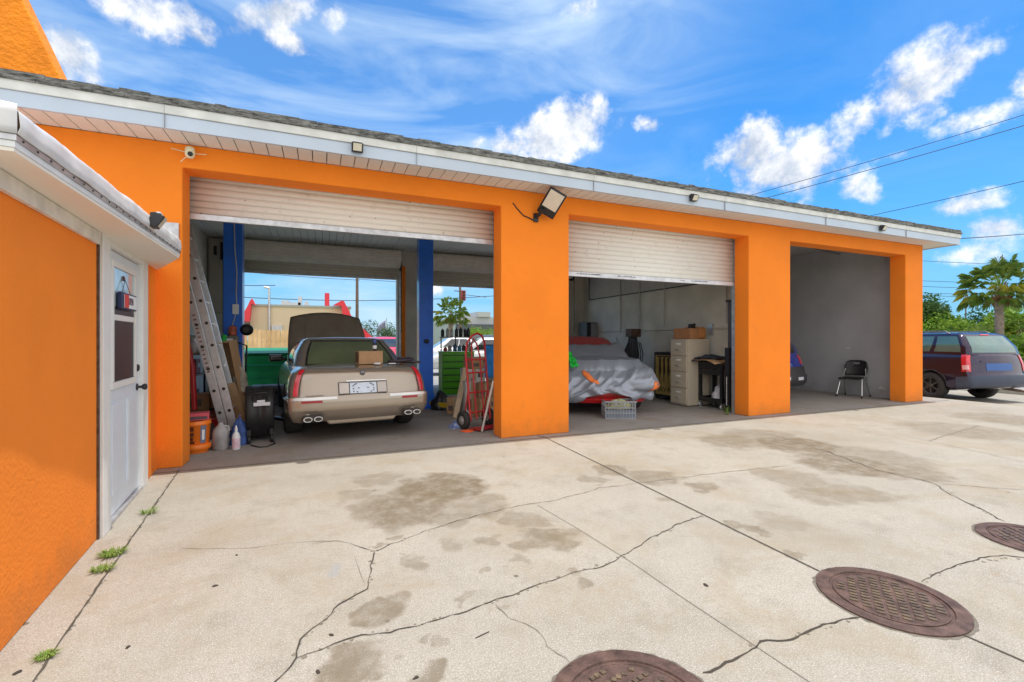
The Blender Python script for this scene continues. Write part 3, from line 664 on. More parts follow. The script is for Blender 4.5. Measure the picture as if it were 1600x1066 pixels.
m = MB(); m.box(at_Y(242,350,5.79).x, at_Y(280,350,5.79).x, 5.765, 5.797, at_Y(260,402,5.79).z, at_Y(260,348,5.79).z); m.build('wall_flashing', galv, B_)
# trim board under wing soffit
m = MB(WM); m.box(sB+.10, 3.42, .002, .028, ZW-.11, ZR0-.004); m.build('trim_board', mat('weathered_trim', (.70,.68,.62), .7, var=.15, ns=9), B_, bevel=.003)
# door
fr = mat('weathered_white_frame', (.74,.74,.72), .6, var=.12, ns=12, col2=(.78,.78,.76), bump=.2)
s_a, s_b = s_hit(219)[0], s_hit(165)[0]     # slab edges (far, near)
D = MB(WM); D.box(s_a, s_b, -.055, -.012, .03, 2.02)
door = D.build('office_door', mat('door_white', (.70,.76,.83), .45, var=.03), B_, bevel=.003)
m = MB(WM); m.box(s_b+.004, sB+.06, -.06, .03, 0, ZW-.0); m.box(sA-.05, s_a-.004, -.06, .022, 0, ZW-.02); m.box(s_a-.003, s_b+.003, -.06, .02, 2.03, ZW-.02); m.build('door_frame', fr, door, bevel=.004)
m = MB(WM); m.box(sB+.062, sB+.085, 0, .012, 0, ZW-.05); m.build('rotten_edge', mat('rotten_brown_edge', (.10,.06,.04), .95, var=.4, ns=25), door)
m = MB(WM); m.box(s_a, s_b, -.06, .02, 0, .026); m.build('threshold', galv, door)
w = s_b-s_a
def ds(f): return s_b-w*f     # fraction from the near (left) edge
wz0, wz1, wmid = 1.03, 1.90, 1.52
m = MB(WM)
for (f0, f1, z0, z1) in ((.14,.19,wz0,wz1),(.80,.85,wz0,wz1)): m.box(ds(f1), ds(f0), -.011, .006, z0, z1)
for (z0, z1) in ((wz0-.05, wz0-.001), (wz1+.001, wz1+.05)): m.box(ds(.85), ds(.14), -.011, .006, z0, z1)
m.box(ds(.799), ds(.191), -.011, .003, wmid-.022, wmid+.022)
m.build('window_frame', white, door, bevel=.003)
m = MB(WM); m.box(ds(.799), ds(.191), -.0115, -.006, wmid+.023, wz1-.001); m.build('upper_pane', mat('sky_reflection_glass', (.36,.50,.56), .3, var=.3, ns=7, coat=1), door)  # pale blue sky reflection put into the pane's base colour
m = MB(WM); m.box(ds(.798), ds(.192), -.0055, -.004, wmid+.024, wmid+.085); m.box(ds(.799), ds(.191), -.0115, -.006, wz0+.001, wmid-.023); m.build('lower_pane', mat('screen_glass', (.03,.026,.028), .4, var=.1), door)
for (f0, f1) in ((.13,.45),(.57,.88)):
    m = MB(WM)
    z0, z1 = .17, .88
    m.box(ds(f1), ds(f0), -.0115, -.006, z0, z1); m.box(ds(f1)+.02, ds(f0)-.02, -.006, .002, z0+.02, z1-.02)
    m.build('door_panel', bpy.data.materials['door_white'], door, bevel=.006, seg=3)
m = MB(WM); RX = Matrix.Rotation(-pi/2, 4, 'X')
m.lathe([(.030,0),(.030,.008),(.012,.012),(.011,.035),(.024,.045),(.029,.058),(.024,.072),(.008,.077)], 16, Matrix.Translation((ds(.93), -.012, .93)) @ RX); m.build('door_knob', blackm, door)
m = MB(WM); m.lathe([(.032,0),(.032,.012),(.022,.02),(.006,.021)], 16, Matrix.Translation((ds(.93), -.012, 1.10)) @ RX); m.build('deadbolt', blackm, door)
# open sign hanging on the glass
os_ = thing('open_sign', 'small red, white and blue OPEN sign hanging in the office door window', 'sign')
m = MB(WM); z0, z1 = 1.59, 1.72; m.box(ds(.72), ds(.27), .004, .03, z0, z1); m.build('sign_box', mat('sign_navy', (.02,.03,.10), .5), os_, bevel=.003)
m = MB(WM); m.box(ds(.70), ds(.34), .0302, .033, z0+.012, z1-.012); m.build('sign_face', mat('sign_face', (.80,.84,.88), .5), os_)
m = MB(WM); m.box(ds(.46), ds(.34), .0332, .0345, z0+.012, z1-.012); m.build('sign_red_side', mat('sign_red', (.75,.05,.03), .5), os_)
Mt = WM @ Matrix.Translation((ds(.52), .0362, (z0+z1)/2)) @ Matrix(((-1,0,0,0),(0,0,1,0),(0,1,0,0),(0,0,0,1)))
text('sign_letters', 'OPEN', .080, mat('sign_dark', (.10,.02,.04), .5), os_, Mt, .0008, .62)
m = MB(WM); m.tube([(ds(.36), .012, z1), (ds(.47), .008, 1.83), (ds(.62), .012, z1)], .0022, 5); m.build('sign_string', blackm, os_)
m = MB(WM); m.lathe([(.018,0),(.022,.006),(.008,.012)], 10, Matrix.Translation((ds(.47), -.005, 1.84)) @ RX); m.build('suction_hook', mat('hook_brown', (.12,.05,.04), .5), os_)

# ---------------------------------------------------------------- lamps and camera on the walls
def floodlight(p, rz, lab, s=1.0):
    t = thing('floodlight', lab, 'floodlight', p, rz, 'small floodlights on the eaves')
    m = MB(); m.prism([(0,-.05),(0,.05),(-.03,.055),(-.085,.03),(-.04,-.05)], -.06*s, .06*s, 'x'); m.build('housing', blackm, t, bevel=.004)
    m = MB(); m.prism([(-.0865,.022),(-.0885,.022),(-.0455,-.044),(-.0435,-.044)], -.045*s, .045*s, 'x'); m.build('lens', mat('lamp_lens', (.70,.66,.55), .2, var=.05, coat=.5), t)
    m = MB(); m.box(-.05*s, .05*s, -.06, -.035, .05, .06); m.build('sensor_strip', clear_w, t)
for px, py, lab in ((558,232,'fascia floodlight above the first roller door'),(1082,310,'fascia floodlight above the second roller door'),(1377,357,'fascia floodlight above the grey-walled bay')):
    p = at_Y(px, py, YE-.017); floodlight((p.x, YE-.0165, p.z), 0, lab)
pt = WM @ Vector((a_[0]+.35, a_[1]+.03+(b_[1]-a_[1])*.1, ZR0+.16))
o_ = None
# fixed to the wing edge where the photo shows it
for i in range(200):
    t = i/200; s, nn = a_[0]+(b_[0]-a_[0])*t, a_[1]+(b_[1]-a_[1])*t; q = WM @ Vector((s, nn+.02, 0)); dd_ = q.x*ST+q.y*CT; pxx = 800+F*(q.x*CT-q.y*ST)/dd_
    if pxx < 237: break
floodlight((q.x, q.y, ZR0+.125), math.atan2(U.y, U.x)+pi, 'floodlight on the white membrane edge of the low wing', .8)
t = thing('area_light', 'large black flat floodlight on an arm high on the pillar between the roller doors', 'floodlight', at_Y(840,340,YF), 0)
m = MB(); m.box(-.07,.0,-.03,0,-.07,.05); m.tube([(-.03,-.02,0),(-.02,-.10,.02),(0,-.16,.08)], .028, 10); m.build('bracket_arm', blackm, t, bevel=.003)
RM = Matrix.Translation((.10,-.24,.15)) @ Matrix.Rotation(RD(-14), 4, 'Z') @ Matrix.Rotation(RD(28), 4, 'Y') @ Matrix.Rotation(RD(-42), 4, 'X')
m = MB(RM); m.box(-.13,.13,-.20,.20,-.03,.02); m.box(-.11,.11,.05,.19,.02,.055); m.build('lamp_head', blackm, t, bevel=.012)
m = MB(RM); m.box(-.105,.105,-.185,.08,-.0335,-.0305); m.build('led_panel', mat('led_panel', (.74,.68,.58), .3, coat=.3), t)
m = MB(); m.tube([(-.07,-.015,-.05),(-.15,-.02,-.02),(-.22,-.01,.0),(-.32,-.008,.09),(-.38,-.004,.16)], .008, 6); m.build('feed_cable', blackm, t)
t = thing('security_camera', 'cream dome security camera with two thin antennas at the left pillar top', 'security camera', at_Y(300,243,YF), 0)
m = MB(Matrix.Translation((0,-.08,0))); m.lathe([(.005,-.062),(.03,-.055),(.045,-.03),(.046,.02),(.038,.05),(.02,.06)], 20); m.tube([(0,.08,.02),(0,.0,.02)], .03, 10); m.build('camera_body', mat('camera_cream', (.78,.72,.52), .4), t)
m = MB(); m.lathe([(.024,0),(.024,.006),(.012,.010)], 16, Matrix.Translation((.012,-.122,-.028)) @ Matrix.Rotation(pi/2+.2, 4, 'X')); m.build('camera_lens', blackm, t)
m = MB(); 
for dx, dz in ((-.17,.03),(.14,.01),(-.09,-.10)): m.tube([(0,-.06,0),(dx,-.05,dz)], .004, 5)
m.build('antenna', mat('camera_cream', ()), t)
# ================================================================ CARS
def pw(tab):
    def f(x):
        if x <= tab[0][0]: return tab[0][1]
        for (a, b), (c, d) in zip(tab, tab[1:]):
            if x <= c:
                t = (x-a)/(c-a); t = t*t*(3-2*t) if False else t
                return b+(d-b)*t
        return tab[-1][1]
    return f
class Shape:
    def __init__(s, W, R, Fr, zl, zt, k=.22, crown=.02): s.W, s.R, s.F, s.zl, s.zt, s.k, s.crown = W, R, Fr, zl, zt, k, crown
    def pt(s, a, b, v):
        a2 = a*sqrt(1-s.k*b*b/2*abs(b)**4); b2 = b*sqrt(1-s.k*a*a/2)
        R, Fr = s.R(v), s.F(v); y = (R+Fr)/2+(Fr-R)/2*b2
        z0, z1 = s.zl(y), s.zt(y)
        z = z0+(z1-z0)*v
        if v >= 1: z = z1+s.crown*(1-a*a)*(1-b**8)
        wt = 1
        return Vector((s.W(v)*a2, y, z))
    def per(s, p):
        p = p % 8
        if p < 2: return (p-1, -1)
        if p < 4: return (1, p-3)
        if p < 6: return (5-p, 1)
        return (-1, 7-p)
    def P(s, p, v, off=0.0):
        q = s.pt(*s.per(p), v)
        if off:
            e = .012
            du = s.pt(*s.per(p+e), v)-s.pt(*s.per(p-e), v); dv = s.pt(*s.per(p), min(.999, v+e))-s.pt(*s.per(p), max(0, v-e))
            n = du.cross(dv)
            if n.length > 1e-9: q = q+n.normalized()*off
        return q
    def mesh(s, name, m, parent, nv=14, npp=10, nl=40, bottom=True):
        mb = MB(); per = []
        ps = [i*2/npp for i in range(npp)]+[2+i*2/nl for i in range(nl)]+[4+i*2/npp for i in range(npp)]+[6+i*2/nl for i in range(nl)]
        n = len(ps); vs = []; fs = []
        for j in range(nv+1):
            v = 1-(j/nv)
            v = min(v, .9999) if j else .9999
            for p in ps: vs.append(s.pt(*s.per(p), v))
        for j in range(nv):
            for i in range(n):
                k = (i+1) % n; fs.append((j*n+i, j*n+k, (j+1)*n+k, (j+1)*n+i))
        # cap grids
        for vv, top in ((1, True),)+(((0, False),) if bottom else ()):
            base = len(vs); idx = {}
            for jb in range(nl+1):
                for ia in range(npp+1):
                    a = -1+2*ia/npp; b = -1+2*jb/nl
                    edge = ia in (0, npp) or jb in (0, nl)
                    if edge:
                        if jb == 0: p = ia
                        elif ia == npp: p = npp+jb
                        elif jb == nl: p = npp+nl+(npp-ia)
                        else: p = npp+nl+npp+(nl-jb)
                        idx[(ia, jb)] = (p % n)+(0 if top else nv*n)
                    else:
                        idx[(ia, jb)] = len(vs); vs.append(s.pt(a, b, 1 if top else 0))
            for jb in range(nl):
                for ia in range(npp): fs.append((idx[(ia, jb)], idx[(ia+1, jb)], idx[(ia+1, jb+1)], idx[(ia, jb+1)]))
        mb.add(vs, fs, True)
        return mb.build(name, m, parent)
    def patch(s, mb, p0, p1, v0, v1, off=.004, nu=14, nv=6, skirt=True, fn=None):
        def q(u, w, o): return s.P(p0+(p1-p0)*u, v0+(v1-v0)*w, o+(fn(u, w) if fn else 0))
        mb.grid(lambda u, w: q(u, w, off), nu, nv)
        if skirt:
            lo = -.002
            loop = [(i/nu, 0) for i in range(nu+1)]+[(1, j/nv) for j in range(1, nv+1)]+[(1-i/nu, 1) for i in range(1, nu+1)]+[(0, 1-j/nv) for j in range(1, nv)]
            n = len(loop); vs = [q(u, w, off) for u, w in loop]+[q(u, w, lo) for u, w in loop]
            mb.add(vs, [(i, (i+1) % n, (i+1) % n+n, i+n) for i in range(n)])
        return mb
def wheel(parent, x, y, r, w, side, rimm, spokes=7, zc=None):
    zc = r if zc is None else zc
    M = Matrix.Translation((x, y, zc)) @ Matrix.Rotation(pi/2*side, 4, 'Y')
    m = MB(M); h = w/2
    m.lathe([(r*.62,-h),(r*.80,-h*1.02),(r*.95,-h*.92),(r,-h*.6),(r,h*.6),(r*.95,h*.92),(r*.80,h*1.02),(r*.62,h),(r*.62,-h)], 36, cap=False)
    for k in (-.35, 0, .35): pass
    t = m.build('wheel', rubber, parent)
    m = MB(M); m.lathe([(r*.60,-h*.9),(r*.64,-h*.9),(r*.64,h*.93),(r*.60,h*.93),(r*.56,h*.6),(r*.54,-h*.2),(.02,-h*.2)], 30, cap=False)
    for i in range(spokes):
        a = 2*pi*i/spokes
        m.cb((r*.33*cos(a), r*.33*sin(a), h*.55), (r*.52, r*.085, h*.3), (0, 0, a))
        m.cb((r*.40*cos(a+.12), r*.40*sin(a+.12), h*.5), (r*.40, r*.05, h*.25), (0, 0, a+.2))
    m.lathe([(r*.16, h*.3),(r*.15,h*.75),(r*.05,h*.8)], 16)
    m.build('rim', rimm, t)
    return t
def cutters(ys, r, hw, depth, z):
    mb = MB()
    for y in ys:
        for s_ in (-1, 1):
            M = Matrix.Translation((s_*(hw-depth/2+.1), y, z)) @ Matrix.Rotation(pi/2, 4, 'Y')
            n = 28; d2 = depth/2+.1
            vs = [(r*cos(2*pi*k/n), r*sin(2*pi*k/n), q) for q in (-d2, d2) for k in range(n)]
            mb.add(vs, [(k, (k+1) % n, (k+1) % n+n, k+n) for k in range(n)]+[tuple(range(n))[::-1], tuple(range(n, 2*n))], False, M)
    return mb.build('cutter', darkgap)

champ = mat('champagne_metallic', (.375,.315,.25), .24, .55, var=.03, ns=3, coat=.8)
champ_dark = mat('hood_primer_taupe', (.33,.26,.20), .5, .1, var=.1)
tailred = mat('tail_light_red', (.55,.012,.03), .12, var=.35, ns=14, coat=1)
amberclear = mat('lamp_clear', (.55,.50,.46), .2, var=.1, coat=.5)

# ---- champagne coupe with its hood up (bay 1) ----
def coupe():
    HL = 2.56
    rc = at_d(569, 620, 6.05)
    HD = RD(6.0)
    c = Vector((rc.x-sin(HD)*(HL), rc.y+cos(HD)*(HL), 0))
    t = thing('parked_car', 'champagne two-door car with its hood raised, backed into the first bay', 'car', c, HD)
    hw = .915
    W = pw([(0,.81),(.06,.855),(.2,.90),(.45,.915),(.62,.91),(.80,.885),(.92,.845),(.97,.81),(1,.755)])
    R = pw([(0,-2.40),(.06,-2.47),(.12,-2.53),(.25,-2.56),(.44,-2.555),(.47,-2.53),(.60,-2.50),(.85,-2.45),(.95,-2.41),(1,-2.30)])
    Fr = pw([(0,2.44),(.2,2.56),(.5,2.56),(.8,2.48),(1,2.38)])
    zt = pw([(-2.56,.965),(-1.9,.985),(-1.2,.97),(.9,.96),(1.9,.88),(2.4,.76),(2.6,.72)])
    zl = pw([(-2.56,.30),(-2.2,.25),(-1.9,.22),(1.9,.2),(2.56,.26)])
    S = Shape(W, R, Fr, zl, zt, .16, .03)
    body = S.mesh('body', champ, t, nv=22, npp=14, nl=60)
    bool_cut(body, cutters((-1.46, 1.42), .385, hw, .30, .34))
    for p in body.data.polygons: p.use_smooth = True
    for y in (-1.46, 1.42):
        for s_ in (-1, 1): wheel(t, s_*.80, y, .345, .235, s_, mat('grey_alloy', (.35,.35,.36), .3, .8), 7)
    # cabin
    WC = pw([(0,.80),(.5,.735),(.9,.64),(1,.58)])
    RC = pw([(0,-1.72),(.5,-1.35),(.85,-1.08),(.95,-1.0),(1,-.90)])
    FC = pw([(0,1.0),(.5,.62),(.9,.30),(1,.22)])
    C = Shape(WC, RC, FC, pw([(-3,.955),(3,.955)]), pw([(-3,1.375),(3,1.375)]), .22, .02)
    cab = C.mesh('cabin', champ, t, nv=10, npp=12, nl=16, bottom=False)
    rg = glassm('rear_glass_reflection', (.11,.14,.06), .10)  # greenish reflections put into the rear glass colour
    sg = glassm('side_glass_dark', (.02,.022,.02), .05)
    m = MB(); C.patch(m, .17, 1.83, .10, .86, .006); m.build('rear_window', rg, t)
    m = MB(); C.patch(m, .13, .165, .07, .89, .008, 2); C.patch(m, 1.835, 1.87, .07, .89, .008, 2); C.patch(m, .13, 1.87, .865, .90, .008, 20, 1); C.patch(m, .13, 1.87, .05, .095, .008, 20, 1); m.build('window_trim', blackp, t)
    m = MB(); C.patch(m, 2.75, 3.85, .10, .88, .005); m.build('side_window', sg, t)
    m = MB(); C.patch(m, 6.15, 7.25, .10, .88, .005); m.build('side_window', sg, t)
    m = MB(); C.patch(m, 4.15, 5.85, .08, .88, .005); m.build('windscreen', sg, t)
    m = MB(); C.patch(m, 6.05, 7.55, .0, .05, .008, 20, 1); C.patch(m, 2.45, 3.95, .0, .05, .008, 20, 1); C.patch(m,7.30,7.95,.90,.94,.008,16,1); m.build('chrome_trim', chrome, t)
    # trunk lid seams, lights and bumper
    m = MB(); S.patch(m, .0, 2.0, .468, .486, .004, 24, 1); S.patch(m, .106, .116, .49, .955, .004, 1, 8); S.patch(m, 1.884, 1.894, .49, .955, .004, 1, 8)
    m.build('panel_gap', darkgap, t)
    for s_, (pa, pb) in ((-1, (.035, .100)), (1, (1.90, 1.965))):
        m = MB(); S.patch(m, pa, pb, .50, .965, .012, 10, 8); m.build('tail_light', tailred, t)
    m = MB(); S.patch(m, -.25, 2.25, .05, .455, .028, 70, 10); m.build('bumper', champ, t)
    m = MB(); S.patch(m, -.24, .62, .425, .445, .034, 24, 1); S.patch(m, 1.38, 2.24, .425, .445, .034, 24, 1); m.build('bumper_trim', mat('pale_trim', (.62,.60,.58), .2, .7), t)
    for (a, b) in ((.14,.42),(1.58,1.84)):
        m = MB(); S.patch(m, a, b, .37, .412, .032, 8, 1); m.build('reflector', mat('reflector_red', (.38,.02,.04), .3), t)
    # plate recess: body panel, plate, flanking lamps
    def rq(x, z, dy):    # point on the rear face
        v = (z-.30)/(.965-.30); return Vector((x, R(v)-dy+.0*abs(x), z))
    def plate(x0, x1, z0, z1, d, nm, mm, par=t, bv=.002):
        m = MB(); a = rq(x0, z0, d); b_ = rq(x0, z1, d)
        vs = [(x0, a.y, z0), (x1, a.y, z0), (x1, b_.y, z1), (x0, b_.y, z1)]
        m.add(vs+[(x, y+.05, z) for x, y, z in vs], [(0,1,2,3),(7,6,5,4),(0,4,5,1),(1,5,6,2),(2,6,7,3),(3,7,4,0)]); return m.build(nm, mm, par, bevel=bv)
    plate(-.315,.315,.635,.790,.008,'plate_surround',mat('surround_grey',(.10,.095,.09),.4))
    plate(-.305,-.185,.645,.780,.016,'clear_lamp',amberclear); plate(.185,.305,.645,.780,.016,'clear_lamp',amberclear)
    pl = plate(-.172,.172,.642,.778,.015,'license_plate',mat('plate_blue',(.62,.70,.82),.4,var=.08,ns=20))
    m = MB()
    for x, z in ((-.13,.74),(-.11,.755),(-.09,.765),(-.13,.70),(-.125,.67),(-.06,.71),(.06,.71),(-.08,.66),(.10,.66),(.09,.765),(.11,.755),(.13,.74),(.135,.70),(.13,.675)):
        q = rq(x, z, .019); m.cb(q, (.016,.006,.013), (0,.5,0))
    m.build('plate_print', blackm, pl)
    plate(-.22,.30,.795,.815,.022,'plate_garnish',mat('pale_trim',()))
    m = MB(); q = rq(0, .90, .006); m.lathe([(.034,0),(.034,.01),(.026,.014),(.012,.014),(.008,.02)], 18, Matrix.Translation(q) @ Matrix.Rotation(pi/2, 4, 'X')); m.build('trunk_emblem', mat('emblem_grey',(.18,.18,.20),.2,.9), t)
    m = MB()
    for i in range(9): q = rq(-.70+i*.024, .635, .006); m.cb(q, (.014,.004,.014))
    m.build('badge', mat('badge_brown',(.12,.07,.05),.4), t)
    for s_ in (-1, 1):
        m = MB(); m.prism([(s_*.63-.135,.315),(s_*.63+.135,.315),(s_*.63+.115,.40),(s_*.63-.115,.40)], -2.62, -2.53); m.build('exhaust_recess', darkgap, t, bevel=.02)
        m = MB()
        for dx in (-.06,.06):
            M = Matrix.Translation((s_*.63+dx, -2.66, .355)) @ Matrix.Rotation(-pi/2, 4, 'X') @ Matrix.Diagonal((1.45,.85,1,1)); m.lathe([(.030,.01),(.036,0),(.038,.02),(.036,.3)], 18, M)
        m.build('exhaust_tip', chrome, t)
        for dx in (-.06,.06):
            m = MB(); M = Matrix.Translation((s_*.63+dx, -2.661, .355)) @ Matrix.Rotation(-pi/2, 4, 'X') @ Matrix.Diagonal((1.4,.8,1,1)); m.lathe([(.027,0),(.027,.003)], 18, M); m.build('exhaust_bore', darkgap, t)
    # underside valance
    m = MB(); m.prism([(-.42,.24),(.42,.24),(.5,.33),(-.5,.33)], -2.45, -2.3); m.build('valance', champ, t, bevel=.02)
    # mirror (left) with stalk
    for s_ in (-1, 1):
        m = MB(Matrix.Translation((s_*.98, .42, 1.02)) @ Euler((0,0,s_*-.15)).to_matrix().to_4x4()); m.box(-.11,.11,-.05,.06,-.06,.065); m.build('door_mirror', mat('mirror_black',(.03,.028,.03),.25,coat=.5), t, bevel=.035, seg=4)
    for s_ in (-1,1):
        m = MB(); m.tube([(s_*.90,.42,1.0),(s_*.80,.42,1.0)], .03, 8); m.build('mirror_stalk', blackp, t)
    # raised hood: two-sided dished panel hinged at the windscreen
    def hood(u, v):
        x = -.76+1.52*u; a = v; L_ = 1.17
        bow = .10*(1-(2*u-1)**2); 
        w = 1-.10*v**2
        y = 1.02+L_*v*cos(RD(56)); z = .98+L_*v*sin(RD(56))*(1-.14*v)+bow*(v**1.2)*1.1
        return (x*w, y-bow*.4, z)
    m = MB(); m.grid(hood, 20, 12); h = m.build('hood', champ_dark, t, solid=.022)
    m = MB()
    for u in (.22, ): m.tube([Vector(hood(u, k/10))+Vector((0,-.02,.005)) for k in range(1, 11)], .007, 5)
    m.build('hood_crease', mat('crease_light', (.42,.38,.34), .4), h)
    return t, S, c, HD
coupe_t, coupeS, cc_, HD_ = coupe()
CM = Matrix.Translation(cc_) @ Matrix.Rotation(HD_, 4, 'Z')
zdeck = .995
# things on its boot lid
def cpt(x, y, z=zdeck): return CM @ Vector((x, y, z))
t = thing('cardboard_box', 'small brown cardboard box standing on the boot lid of the champagne car', 'box', cpt(.175,-1.99,zdeck+.006), HD_+.06)
m = MB(); m.box(-.17,.17,-.11,.11,0,.185); m.build('carton', card, t, bevel=.003)
m = MB(); m.box(-.168,-.06,-.1115,-.1102,.0,.18) if False else m.box(-.1715,-.1702,-.1,.1,.02,.17); m.build('side_print', mat('print_brown',(.14,.08,.05),.9,var=.5,ns=30), t)
t = thing('spray_can', 'blue-capped dark spray can standing on the box on the boot lid', 'spray can', cpt(.26,-1.97,zdeck+.192))
m = MB(); m.lathe([(.028,0),(.03,.01),(.03,.10),(.024,.115)], 16); m.build('can', mat('can_dark',(.03,.03,.05),.3,.5), t)
m = MB(); m.lathe([(.022,.116),(.024,.12),(.024,.155),(.015,.165)], 16); m.build('cap', mat('cap_blue',(.05,.09,.35),.4), t)
m = MB(); m.lathe([(.031,.03),(.031,.08)], 16); m.build('label_band', clear_w, t)
for x, y, s_, lab in ((.25,-2.19,.05,'white tape roll lying in front of the box on the boot lid'),(.47,-2.15,.035,'small flat white sachet on the boot lid right of the box')):
    t_ = MB(); t_.lathe([(s_*.4,0),(s_,.0),(s_,.025),(s_*.4,.025)], 18) if s_ > .04 else t_.box(-.05,.05,-.02,.02,0,.012)
    o = t_.build('tape_roll' if s_ > .04 else 'sachet', clear_w); o.location = cpt(x, y, zdeck+.004); tag(o, lab, 'tape roll' if s_ > .04 else 'sachet')
m = MB(); pts = []
for i in range(60):
    a = i/59; ang = a*11; r_ = .16-.03*a if a < .75 else .12; pts.append((.62+r_*cos(ang)*1.2+max(0,a-.7)*.9, -2.08+r_*sin(ang)*.7, zdeck+.01+.10*a if a < .7 else zdeck+.08-(a-.7)*.2))
m.tube(pts, .018, 8); o = m.build('rubber_hose', mat('hose_dark',(.04,.03,.045),.5)); o.matrix_world = CM; tag(o, 'black rubber hose coiled on the right side of the boot lid', 'hose')

# ---- generic wagon / hatch for the SUV, the small blue car and far cars ----
def wagon(name, lab, loc, rz, paint, Lh=2.35, hw=.91, H=1.68, belt=1.02, r=.36, bv=.37, lv=.66, wbf=.59, glass=None, rimm=None, cladd=None, sedan=False, detail=True, group=None):
    t = thing(name, lab, 'car', loc, rz, group)
    W = pw([(0,hw*.90),(.15,hw*.985),(.5,hw),(.72,hw*.985),(.9,hw*.95),(1,hw*.90)])
    R = pw([(0,-Lh+.10),(.1,-Lh),(.36,-Lh),(.40,-Lh+.05),(.7,-Lh+.08),(1,-Lh+.14)])
    Fr = pw([(0,Lh-.1),(.2,Lh),(.5,Lh),(.8,Lh-.08),(1,Lh-.2)])
    zt = pw([(-Lh,belt),(Lh*.35,belt-.02),(Lh*.8,belt-.13),(Lh,belt-.3)])
    zl = pw([(-Lh,.40 if H > 1.55 else .3),(-Lh*.7,.27),(Lh*.8,.25)])
    S = Shape(W, R, Fr, zl, zt, .16, .02)
    body = S.mesh('body', paint, t, nv=16, npp=12, nl=50)
    wb = Lh*wbf
    bool_cut(body, cutters((-wb, wb), r+.055, hw, .32, r+.01))
    for p in body.data.polygons: p.use_smooth = True
    for y in (-wb, wb):
        for s_ in (-1, 1): wheel(t, s_*(hw-.13), y, r, .235, s_, rimm or galv, 6)
    if sedan: RC = pw([(0,-Lh*.72),(.5,-Lh*.58),(1,-Lh*.40)])
    else: RC = pw([(0,-Lh+.15),(.35,-Lh+.20),(.8,-Lh+.38),(.93,-Lh+.44),(1,-Lh+.54)])
    WC = pw([(0,hw*.90),(.4,hw*.86),(.85,hw*.76),(.95,hw*.71),(1,hw*.64)])
    FC = pw([(0,Lh*.42),(.5,Lh*.22),(.9,Lh*.07),(1,Lh*.02)])
    C = Shape(WC, RC, FC, pw([(-9,belt-.01),(9,belt-.01)]), pw([(-9,H),(9,H)]), .14, .025)
    C.mesh('cabin', paint, t, nv=10, npp=12, nl=30, bottom=False)
    gl = glass or darkglass
    m = MB(); C.patch(m, .15, 1.85, .10, .84, .006); m.build('rear_window', gl, t)
    m = MB(); C.patch(m, 4.12, 5.88, .08, .86, .005); m.build('windscreen', gl, t)
    for (a, b) in ([(6.25,6.85),(6.90,7.38),(7.46,7.90)] if not sedan else [(6.3,6.95),(7.0,7.6)]):
        for q0, q1 in ((a, b), (10-b, 10-a)):
            m = MB(); C.patch(m, q0 if q0 == a else 10-b, q1, .12, .84, .005, 10, 5); m.build('side_window', gl, t)
    for (pa, pb) in ((-.05,.10),(1.90,2.05)):
        m = MB(); S.patch(m, pa, pb, lv, .99, .012, 8, 6); m.build('tail_light', tailred, t)
    m = MB(); S.patch(m, -.13, 2.13, .04, bv, .03, 50, 6); m.build('bumper', cladd or paint, t)
    if detail:
        m = MB(); S.patch(m, .4, 1.6, .78, .81, .02, 12, 1); m.build('tailgate_garnish', paint, t)
        m = MB(); S.patch(m, .55, 1.45, .52, .74, .006, 8, 3); m.build('license_plate', mat('plate_dark_blue',(.03,.10,.32),.4), t)
        m = MB()
        for s_ in (-1, 1):
            x = s_*hw*.70; m.tube([(x,-Lh+.75,H-.02),(x,-Lh+.85,H+.045),(x,-.1,H+.055),(x,.25,H+.0)], .018, 6)
        m.build('roof_rail', mat('rail_grey',(.16,.17,.19),.4,.5), t)
        for s_ in (-1,1):
            m = MB(Matrix.Translation((s_*(hw+.10), Lh*.36, belt+.05))); m.box(-.11,.11,-.05,.05,-.07,.08); m.build('door_mirror', paint, t, bevel=.03, seg=3)
        m = MB(); S.patch(m, 6.22, 7.42, .33, .37, .012, 30, 1); S.patch(m, 2.58, 3.78, .33, .37, .012, 30, 1)
        m.build('side_moulding', paint, t)
        m = MB()
        for q in (6.22, 6.86, 7.42):
            S.patch(m, q, q+.006, .15, .98, .003, 1, 6)
        for q in (.075, 1.92): S.patch(m, q, q+.005, .40, .99, .003, 1, 5)
        m.build('panel_gap', darkgap, t)
    return t, S, C
navy = mat('navy_metallic', (.022,.012,.040), .18, .55, var=.1, ns=3, coat=.8)
RL = at_d(1457, 623, 12.5); 
hd = math.atan2(-.78, .62)  # heading vector (.78,.62): rz such that +Y -> heading
H = Vector((.26,.965)).normalized(); Lf = Vector((-H.y, H.x))
ctr = Vector((RL.x, RL.y))+Lf*(-.80)+H*(2.35*.55)
suv, sS, sC = wagon('parked_car', 'dark blue estate car with roof rails parked on the drive right of the garage', (ctr.x, ctr.y, gz(ctr.x, 0)), math.atan2(-H.x, H.y), navy, H=1.80, belt=1.24, r=.365, bv=.36, lv=.50, wbf=.55, glass=glassm('suv_glass',(.06,.14,.13),.06), rimm=mat('dark_alloy',(.10,.09,.085),.35,.7), cladd=mat('bumper_greyblue',(.06,.075,.12),.35,.3))
m = MB(); m.tube([(.62,-1.9,.33),(.60,-2.25,.31),(.60,-2.42,.30)], .035, 10); m.tube([(-.5,-1.5,.30),(.62,-1.9,.33)], .025, 8); m.tube([(-.7,-1.39,.33),(.7,-1.39,.33)], .05, 8); m.build('exhaust_pipe', mat('exhaust_rust',(.30,.22,.17),.6,.5), suv)
